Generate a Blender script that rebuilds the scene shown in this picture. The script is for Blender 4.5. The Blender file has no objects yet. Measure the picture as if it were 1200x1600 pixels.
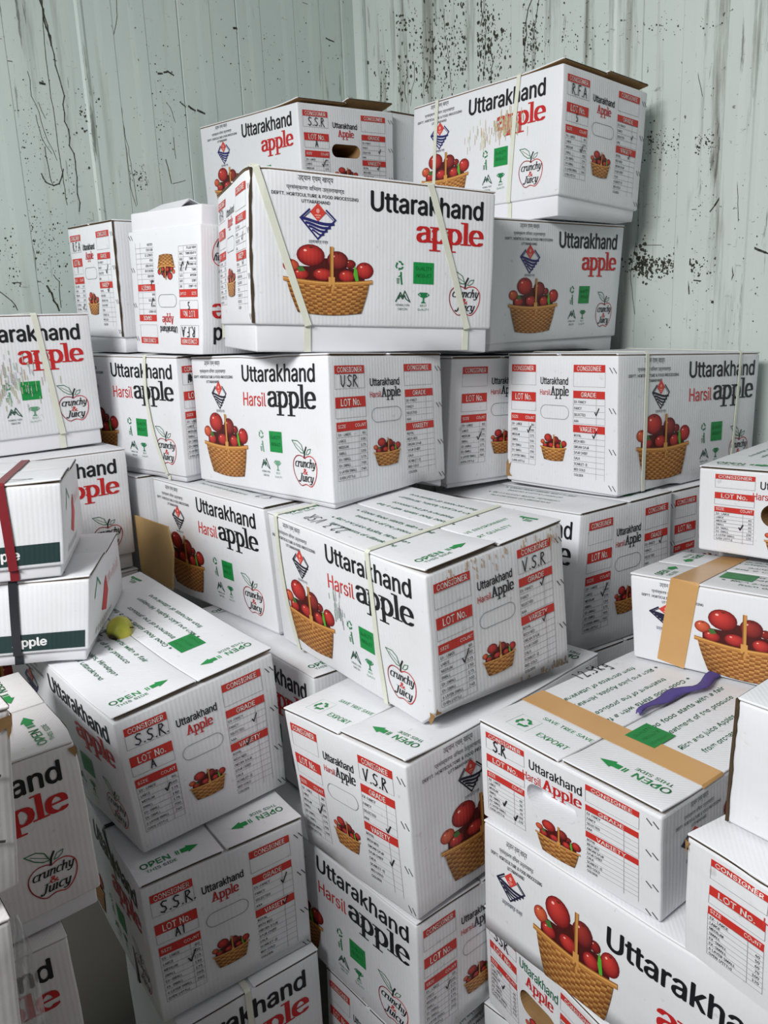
import bpy, bmesh, math, random
import numpy as np
from mathutils import Matrix, Vector
from mathutils.geometry import tessellate_polygon

# ------------------------------------------------------------------ camera
SC = bpy.context.scene
COL = SC.collection
F_PX, PITCH, ROLL, EYE = 1246.22, math.radians(13.4666), math.radians(-2.3898), 1.47

def cam_axes():
    f = np.array([0, math.cos(PITCH), -math.sin(PITCH)])
    up = np.array([0, math.sin(PITCH), math.cos(PITCH)])
    rt = np.array([1., 0, 0])
    c, s = math.cos(ROLL), math.sin(ROLL)
    return c * rt + s * up, -s * rt + c * up, f
RIGHT, UP, FWD = cam_axes()
cam = bpy.data.cameras.new('camera')
cam.sensor_fit = 'HORIZONTAL'
cam.sensor_width = 36.0
cam.lens = F_PX / 1200 * 36.0
cam.clip_start = 0.02
cam_o = bpy.data.objects.new('camera', cam)
COL.objects.link(cam_o)
M = Matrix.Identity(4)
for i, ax in enumerate((RIGHT, UP, -FWD)):
    for j in range(3):
        M[j][i] = ax[j]
M[2][3] = EYE
cam_o.matrix_world = M
SC.camera = cam_o

# ------------------------------------------------------------------ light
world = bpy.data.worlds.new('store_light')
SC.world = world
world.use_nodes = True
bg = world.node_tree.nodes['Background']
bg.inputs[0].default_value = (0.90, 0.95, 1.0, 1)
bg.inputs[1].default_value = 0.24
_wt = world.node_tree
_tc = _wt.nodes.new('ShaderNodeTexCoord'); _sx = _wt.nodes.new('ShaderNodeSeparateXYZ'); _mr = _wt.nodes.new('ShaderNodeValToRGB')
_mr.color_ramp.elements[0].position = 0.48; _mr.color_ramp.elements[0].color = (0.07, 0.07, 0.07, 1)     # dim aisle below eye level
_mr.color_ramp.elements[1].position = 0.92; _mr.color_ramp.elements[1].color = (0.93, 0.97, 1.0, 1)       # pale roof
_ma = _wt.nodes.new('ShaderNodeMath'); _ma.operation = 'MULTIPLY_ADD'; _ma.inputs[1].default_value = 0.5; _ma.inputs[2].default_value = 0.5
_wt.links.new(_tc.outputs['Generated'], _sx.inputs[0]); _wt.links.new(_sx.outputs['Z'], _ma.inputs[0])
_wt.links.new(_ma.outputs[0], _mr.inputs[0]); _wt.links.new(_mr.outputs[0], bg.inputs[0])
SC.view_settings.view_transform = 'Standard'
SC.view_settings.look = 'None'
SC.view_settings.exposure = -0.06
SC.view_settings.gamma = 1.0
SC.view_settings.use_curve_mapping = False

def area(name, loc, target, sx, sy, power, col):
    l = bpy.data.lights.new(name, 'AREA')
    l.shape = 'RECTANGLE'; l.size = sx; l.size_y = sy
    l.energy = power; l.color = col
    o = bpy.data.objects.new(name, l)
    COL.objects.link(o)
    o.location = loc
    d = Vector(target) - Vector(loc)
    o.rotation_euler = d.to_track_quat('-Z', 'Y').to_euler()
    return o
# strip lamps under the roof of the store, to the left of and behind the viewer
area('lamp_strip', (-1.25, -0.5, 2.6), (0.25, 1.5, 1.0), 1.3, 0.5, 88, (1.0, 1.0, 1.0))

FIT = {  # origin, yaw, leans, size, shift of each corner (crushed card)
'T1': ((-0.1744, 2.1954, 1.7703), 0.7092, 0.0184, -0.0053, (0.3145, 0.4867, 0.2588), ((-0.0027,-0.0028,-0.0116), (-0.0013,-0.0014,-0.0058), (0.0044,0.0003,0.0012), (0.0022,0.0001,0.0006), (-0.0077,0.0023,0.0097), (-0.0038,0.0012,0.0049), (0.0000,0.0000,0.0000), (0.0000,0.0000,0.0000))),
'T2': ((0.4111, 1.8548, 1.7217), 0.6900, 0.0184, 0.0329, (0.3082, 0.4818, 0.2658), ((-0.0016,0.0006,0.0024), (-0.0002,0.0003,0.0012), (0.0048,-0.0015,-0.0062), (-0.0027,-0.0018,-0.0077), (0.0042,0.0005,0.0020), (0.0021,0.0002,0.0010), (0.0000,0.0000,0.0000), (0.0000,0.0000,0.0000))),
'F1': ((-0.2201, 1.4711, 1.4706), 0.3822, 0.0041, 0.0473, (0.4880, 0.2911, 0.2658), ((-0.0001,0.0017,0.0069), (-0.0010,0.0006,0.0026), (-0.0000,-0.0016,-0.0067), (-0.0008,-0.0005,-0.0023), (0.0030,-0.0008,-0.0033), (-0.0008,0.0011,0.0047), (0.0000,0.0000,0.0000), (0.0000,0.0000,0.0000))),
'T3': ((0.2516, 1.7957, 1.4139), 0.6964, 0.0129, 0.0066, (0.4839, 0.2908, 0.2638), ((0.0036,-0.0006,-0.0024), (-0.0035,-0.0009,-0.0037), (0.0062,0.0009,0.0038), (-0.0071,-0.0007,-0.0030), (0.0000,0.0000,0.0000), (0.0000,0.0000,0.0000), (0.0000,0.0000,0.0000), (0.0000,0.0000,0.0000))),
'L1': ((-0.6054, 1.9624, 1.4554), 0.7018, 0.0165, 0.0035, (0.4864, 0.2872, 0.2705), ((0.0018,-0.0003,-0.0011), (-0.0026,0.0000,0.0002), (0.0000,0.0000,0.0000), (0.0000,0.0000,0.0000), (0.0009,0.0016,0.0065), (0.0005,0.0008,0.0033), (0.0000,0.0000,0.0000), (0.0000,0.0000,0.0000))),
'L2': ((-0.3632, 1.7239, 1.4153), 0.7815, 0.0189, 0.0152, (0.4865, 0.2891, 0.2664), ((0.0071,-0.0008,-0.0033), (-0.0076,-0.0004,-0.0017), (0.0000,0.0000,0.0000), (0.0000,0.0000,0.0000), (0.0012,0.0008,0.0035), (-0.0015,0.0003,0.0013), (0.0000,0.0000,0.0000), (0.0000,0.0000,0.0000))),
'E1': ((-0.6570, 1.8945, 1.2472), 2.2988, 0.0005, 0.0003, (0.2908, 0.4885, 0.2702), ((-0.0024,-0.0006,-0.0024), (0.0001,0.0005,0.0021), (0.0000,0.0000,0.0000), (0.0000,0.0000,0.0000), (0.0000,0.0000,0.0000), (0.0000,0.0000,0.0000), (0.0000,0.0000,0.0000), (0.0000,0.0000,0.0000))),
'E2': ((-0.6000, 1.8503, 0.9501), 2.2859, 0.0036, -0.0018, (0.2906, 0.4881, 0.2610), ((0.0028,-0.0011,-0.0048), (-0.0014,0.0006,0.0025), (0.0000,0.0000,0.0000), (0.0000,0.0000,0.0000), (0.0000,0.0000,0.0000), (0.0000,0.0000,0.0000), (0.0000,0.0000,0.0000), (0.0000,0.0000,0.0000))),
'M1': ((-0.4477, 1.7921, 1.1441), 0.8631, 0.0061, 0.0023, (0.2908, 0.4870, 0.2714), ((0.0016,-0.0007,-0.0030), (-0.0011,-0.0006,-0.0027), (0.0000,0.0000,0.0000), (0.0000,0.0000,0.0000), (-0.0001,0.0006,0.0023), (-0.0001,0.0003,0.0012), (0.0000,0.0000,0.0000), (0.0000,0.0000,0.0000))),
'M2': ((-0.0913, 1.4533, 1.1377), 0.7428, -0.0094, 0.0131, (0.3004, 0.4826, 0.2747), ((0.0001,0.0010,0.0041), (-0.0014,0.0001,0.0005), (-0.0011,-0.0021,-0.0088), (0.0029,0.0008,0.0034), (0.0001,-0.0001,-0.0003), (-0.0006,-0.0006,-0.0024), (0.0000,0.0000,0.0000), (0.0000,0.0000,0.0000))),
'M3': ((0.1487, 1.7548, 1.1069), 0.5343, 0.0068, 0.0143, (0.2908, 0.4865, 0.2731), ((0.0065,0.0022,0.0091), (-0.0069,-0.0002,-0.0010), (0.0000,0.0000,0.0000), (0.0000,0.0000,0.0000), (0.0000,0.0000,0.0000), (0.0000,0.0000,0.0000), (0.0000,0.0000,0.0000), (0.0000,0.0000,0.0000))),
'M4': ((0.4642, 1.5617, 1.1036), 0.6105, -0.0013, 0.0201, (0.4898, 0.3050, 0.2804), ((-0.0033,0.0016,0.0068), (0.0052,0.0009,0.0039), (0.0022,-0.0017,-0.0072), (0.0011,-0.0009,-0.0036), (-0.0020,0.0009,0.0040), (-0.0019,-0.0004,-0.0015), (0.0000,0.0000,0.0000), (0.0000,0.0000,0.0000))),
'N1': ((-0.2315, 1.5275, 0.8523), 0.7196, -0.0006, -0.0083, (0.2908, 0.4848, 0.2704), ((-0.0047,0.0003,0.0011), (0.0069,0.0010,0.0043), (0.0000,0.0000,0.0000), (0.0000,0.0000,0.0000), (-0.0001,0.0009,0.0039), (-0.0000,0.0005,0.0020), (0.0000,0.0000,0.0000), (0.0000,0.0000,0.0000))),
'C1': ((0.0654, 1.1041, 0.8569), 0.6208, 0.0023, -0.0472, (0.2962, 0.4814, 0.2653), ((-0.0004,-0.0020,-0.0082), (0.0005,-0.0004,-0.0017), (-0.0056,0.0011,0.0047), (0.0037,0.0010,0.0040), (0.0003,0.0004,0.0015), (0.0030,0.0004,0.0017), (0.0000,0.0000,0.0000), (0.0000,0.0000,0.0000))),
'C2': ((0.3652, 1.4577, 0.8120), 0.5692, -0.0221, 0.0050, (0.2858, 0.4584, 0.2851), ((0.0086,0.0009,0.0038), (-0.0108,-0.0008,-0.0032), (-0.0015,0.0018,0.0074), (-0.0007,0.0009,0.0037), (0.0056,-0.0034,-0.0144), (0.0028,-0.0017,-0.0072), (0.0000,0.0000,0.0000), (0.0000,0.0000,0.0000))),
'R1': ((0.5874, 1.4423, 1.0295), -0.7994, -0.0027, -0.0116, (0.2908, 0.4865, 0.1622), ((-0.0033,-0.0009,-0.0038), (0.0017,-0.0005,-0.0022), (0.0000,0.0000,0.0000), (0.0000,0.0000,0.0000), (0.0000,0.0000,0.0000), (0.0000,0.0000,0.0000), (0.0000,0.0000,0.0000), (0.0000,0.0000,0.0000))),
'R2': ((0.4174, 1.2915, 0.8777), -0.6836, -0.0295, -0.0070, (0.4865, 0.2596, 0.1521), ((-0.0042,0.0015,0.0061), (0.0079,0.0011,0.0044), (0.0000,0.0000,0.0000), (0.0000,0.0000,0.0000), (-0.0037,-0.0035,-0.0144), (-0.0019,-0.0017,-0.0072), (0.0000,0.0000,0.0000), (0.0000,0.0000,0.0000))),
'R3': ((0.3220, 0.8461, 0.7182), 0.6569, -0.0014, 0.0006, (0.4865, 0.3101, 0.1597), ((-0.0020,0.0001,0.0003), (0.0013,0.0010,0.0043), (0.0000,0.0000,0.0000), (0.0000,0.0000,0.0000), (-0.0035,0.0011,0.0047), (0.0011,-0.0013,-0.0055), (0.0000,0.0000,0.0000), (0.0000,0.0000,0.0000))),
'R4': ((0.1314, 1.0793, 0.5177), -0.9114, -0.0143, -0.0036, (0.4865, 0.2908, 0.2003), ((0.0005,0.0002,0.0009), (0.0003,0.0001,0.0004), (0.0000,0.0000,0.0000), (0.0000,0.0000,0.0000), (0.0000,0.0000,0.0000), (0.0000,0.0000,0.0000), (0.0000,0.0000,0.0000), (0.0000,0.0000,0.0000))),
'R5': ((0.1458, 1.1266, 0.3314), -1.0780, 0.0110, -0.0166, (0.2908, 0.4865, 0.1866), ((-0.0046,0.0016,0.0067), (-0.0023,0.0008,0.0034), (0.0000,0.0000,0.0000), (0.0000,0.0000,0.0000), (0.0000,0.0000,0.0000), (0.0000,0.0000,0.0000), (0.0000,0.0000,0.0000), (0.0000,0.0000,0.0000))),
'R7': ((0.3844, 0.8195, 0.8791), -0.9204, 0.0017, 0.0092, (0.4865, 0.2908, 0.1674), ((0.0020,-0.0005,-0.0023), (0.0013,0.0010,0.0043), (0.0000,0.0000,0.0000), (0.0000,0.0000,0.0000), (0.0000,0.0000,0.0000), (0.0000,0.0000,0.0000), (0.0000,0.0000,0.0000), (0.0000,0.0000,0.0000))),
'R8': ((0.3370, 0.8083, 0.7173), -1.0456, 0.0012, -0.0043, (0.2908, 0.4865, 0.1613), ((-0.0008,0.0002,0.0009), (0.0008,-0.0002,-0.0008), (0.0000,0.0000,0.0000), (0.0000,0.0000,0.0000), (0.0000,0.0000,0.0000), (0.0000,0.0000,0.0000), (0.0000,0.0000,0.0000), (0.0000,0.0000,0.0000))),
'K1': ((0.0272, 1.0289, 0.5745), 0.7259, -0.0244, -0.0290, (0.4865, 0.2949, 0.2768), ((-0.0010,-0.0002,-0.0010), (-0.0017,0.0020,0.0084), (0.0000,0.0000,0.0000), (0.0000,0.0000,0.0000), (-0.0068,-0.0020,-0.0084), (0.0083,-0.0001,-0.0005), (0.0000,0.0000,0.0000), (0.0000,0.0000,0.0000))),
'K2': ((0.0217, 1.0367, 0.3208), 0.6958, 0.0015, 0.0021, (0.2908, 0.4840, 0.2484), ((0.0002,0.0009,0.0036), (0.0001,0.0004,0.0018), (0.0000,0.0000,0.0000), (0.0000,0.0000,0.0000), (0.0000,0.0000,0.0000), (0.0000,0.0000,0.0000), (0.0000,0.0000,0.0000), (0.0000,0.0000,0.0000))),
'S1': ((-0.4105, 1.0998, 0.6574), 0.7249, 0.0383, -0.0513, (0.2872, 0.5081, 0.2577), ((-0.0033,-0.0016,-0.0067), (0.0090,0.0023,0.0098), (-0.0015,0.0001,0.0005), (-0.0000,-0.0018,-0.0074), (0.0000,0.0000,0.0000), (0.0000,0.0000,0.0000), (0.0017,0.0037,0.0155), (0.0009,0.0019,0.0077))),
'S2': ((-0.3882, 1.0438, 0.3949), 0.6007, 0.0023, -0.0102, (0.2767, 0.4865, 0.2600), ((-0.0033,-0.0004,-0.0016), (0.0042,0.0008,0.0033), (0.0008,-0.0002,-0.0009), (0.0006,-0.0001,-0.0005), (0.0000,0.0000,0.0000), (0.0000,0.0000,0.0000), (0.0000,0.0000,0.0000), (0.0000,0.0000,0.0000))),
'P1': ((-0.4353, 1.0150, 0.6726), 2.2501, -0.0150, -0.0079, (0.2908, 0.4776, 0.2517), ((-0.0040,-0.0003,-0.0011), (-0.0033,0.0015,0.0062), (0.0000,0.0000,0.0000), (0.0000,0.0000,0.0000), (0.0000,0.0000,0.0000), (0.0000,0.0000,0.0000), (0.0000,0.0000,0.0000), (0.0000,0.0000,0.0000))),
'Q1': ((-0.1400, 1.3383, 0.5778), 0.6500, -0.0004, 0.0001, (0.2908, 0.4865, 0.2692), ((-0.0000,0.0001,0.0003), (-0.0000,0.0000,0.0001), (0.0000,0.0000,0.0000), (0.0000,0.0000,0.0000), (0.0000,0.0000,0.0000), (0.0000,0.0000,0.0000), (0.0000,0.0000,0.0000), (0.0000,0.0000,0.0000))),
'W1': ((-0.5211, 1.2575, 1.0992), 1.8325, 0.0111, 0.0134, (0.2882, 0.4500, 0.1439), ((0.0048,-0.0002,-0.0009), (-0.0052,0.0006,0.0024), (0.0003,-0.0010,-0.0044), (0.0001,-0.0005,-0.0022), (0.0000,0.0000,0.0000), (0.0000,0.0000,0.0000), (0.0000,0.0000,0.0000), (0.0000,0.0000,0.0000))),
'W2': ((-0.5017, 1.2673, 0.9463), 1.7075, 0.0127, 0.0030, (0.3000, 0.4500, 0.1319), ((0.0071,-0.0005,-0.0021), (-0.0076,0.0004,0.0016), (0.0000,0.0000,0.0000), (0.0000,0.0000,0.0000), (0.0000,0.0000,0.0000), (0.0000,0.0000,0.0000), (0.0000,0.0000,0.0000), (0.0000,0.0000,0.0000))),
'N0': ((-0.5901, 1.8817, 0.8568), 0.6987, -0.0014, 0.0001, (0.2907, 0.4793, 0.2696), ((-0.0004,0.0011,0.0047), (-0.0002,0.0006,0.0024), (0.0000,0.0000,0.0000), (0.0000,0.0000,0.0000), (0.0000,0.0000,0.0000), (0.0000,0.0000,0.0000), (0.0000,0.0000,0.0000), (0.0000,0.0000,0.0000))),
'C3': ((0.6076, 1.6379, 0.8288), 0.5773, -0.0003, -0.0005, (0.2908, 0.4865, 0.2696), ((0.0003,-0.0002,-0.0008), (0.0002,-0.0001,-0.0004), (0.0000,0.0000,0.0000), (0.0000,0.0000,0.0000), (0.0000,0.0000,0.0000), (0.0000,0.0000,0.0000), (0.0000,0.0000,0.0000), (0.0000,0.0000,0.0000))),
'T1b': ((0.0629, 2.4202, 1.7698), 0.6993, -0.0002, -0.0002, (0.2911, 0.4861, 0.2699), ((-0.0002,-0.0000,-0.0001), (-0.0001,-0.0000,-0.0000), (0.0000,0.0000,0.0000), (0.0000,0.0000,0.0000), (0.0000,0.0000,0.0000), (0.0000,0.0000,0.0000), (0.0000,0.0000,0.0000), (0.0000,0.0000,0.0000))),
'S3': ((-0.5762, 0.8864, 0.1235), 0.6144, 0.0025, -0.0104, (0.5224, 0.2908, 0.2684), ((0.0000,0.0000,0.0000), (0.0000,0.0000,0.0000), (0.0035,0.0017,0.0071), (0.0017,0.0009,0.0036), (0.0000,0.0000,0.0000), (0.0000,0.0000,0.0000), (0.0000,0.0000,0.0000), (0.0000,0.0000,0.0000))),
'K3': ((0.0130, 1.0563, 0.0418), 0.7327, 0.0115, 0.0021, (0.4864, 0.2515, 0.2700), ((0.0000,0.0000,0.0000), (0.0000,0.0000,0.0000), (0.0000,0.0000,0.0000), (0.0000,0.0000,0.0000), (0.0100,0.0002,0.0010), (0.0050,0.0001,0.0005), (0.0000,0.0000,0.0000), (0.0000,0.0000,0.0000))),
'R6': ((0.1184, 1.1389, 0.0542), -0.8382, 0.0002, -0.0204, (0.2908, 0.4865, 0.2689), ((-0.0016,0.0007,0.0030), (-0.0008,0.0004,0.0015), (0.0000,0.0000,0.0000), (0.0000,0.0000,0.0000), (0.0000,0.0000,0.0000), (0.0000,0.0000,0.0000), (0.0000,0.0000,0.0000), (0.0000,0.0000,0.0000))),
'P2': ((-0.3729, 0.6908, 0.9364), 2.2420, 0.0366, -0.0086, (0.3000, 0.4500, 0.1929), ((0.0044,0.0003,0.0014), (-0.0052,-0.0000,-0.0002), (0.0000,0.0000,0.0000), (0.0000,0.0000,0.0000), (0.0000,0.0000,0.0000), (0.0000,0.0000,0.0000), (0.0000,0.0000,0.0000), (0.0000,0.0000,0.0000))),
'P4': ((-0.3924, 0.6659, 0.7177), 2.2462, 0.0296, -0.0039, (0.2855, 0.4500, 0.2003), ((0.0060,0.0002,0.0008), (0.0030,0.0001,0.0004), (0.0000,0.0000,0.0000), (0.0000,0.0000,0.0000), (0.0000,0.0000,0.0000), (0.0000,0.0000,0.0000), (0.0000,0.0000,0.0000), (0.0000,0.0000,0.0000))),
'P3': ((-0.4630, 0.9636, 0.3910), 2.1815, -0.0160, 0.0028, (0.2908, 0.4865, 0.2541), ((-0.0057,-0.0001,-0.0006), (-0.0028,-0.0001,-0.0003), (0.0000,0.0000,0.0000), (0.0000,0.0000,0.0000), (0.0000,0.0000,0.0000), (0.0000,0.0000,0.0000), (0.0000,0.0000,0.0000), (0.0000,0.0000,0.0000))),
'U0': ((-0.1505, 2.2159, 1.4378), 0.7092, 0, 0, (0.2831, 0.4381, 0.2866), ((0, 0, 0),) * 8),
'U1': ((0.0629, 2.4202, 1.4373), 0.6993, 0, 0, (0.2911, 0.4861, 0.2865), ((0, 0, 0),) * 8),
'U2': ((0.0992, 1.8386, 0.8226), 0.5343, 0, 0, (0.2326, 0.3892, 0.2732), ((0, 0, 0),) * 8),
'U3': ((0.6571, 1.5101, 0.7722), -0.7994, 0, 0, (0.2327, 0.3892, 0.2564), ((0, 0, 0),) * 8),
'U4': ((-0.6000, 1.8503, 0.6094), 2.2859, 0, 0, (0.2906, 0.4881, 0.3037), ((0, 0, 0),) * 8),
'U7': ((-0.5901, 1.8817, 0.5672), 0.6987, 0, 0, (0.2907, 0.4793, 0.2826), ((0, 0, 0),) * 8),
'U8': ((0.6076, 1.6379, 0.5525), 0.5773, 0, 0, (0.2908, 0.4865, 0.2753), ((0, 0, 0),) * 8),
'U9': ((0.3652, 1.4577, 0.5413), 0.5692, 0, 0, (0.2858, 0.4584, 0.2697), ((0, 0, 0),) * 8),
'U10': ((-0.3924, 0.6659, 0.4785), 2.2462, 0, 0, (0.2855, 0.4500, 0.2382), ((0, 0, 0),) * 8),
'U12': ((-0.2578, 1.4932, 0.2889), 0.6500, 0, 0, (0.1745, 0.2919, 0.2879), ((0, 0, 0),) * 8),
'U13': ((-0.5826, 0.8799, 0.1210), 2.1815, 0, 0, (0.2036, 0.3406, 0.2690), ((0, 0, 0),) * 8),
}

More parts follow.
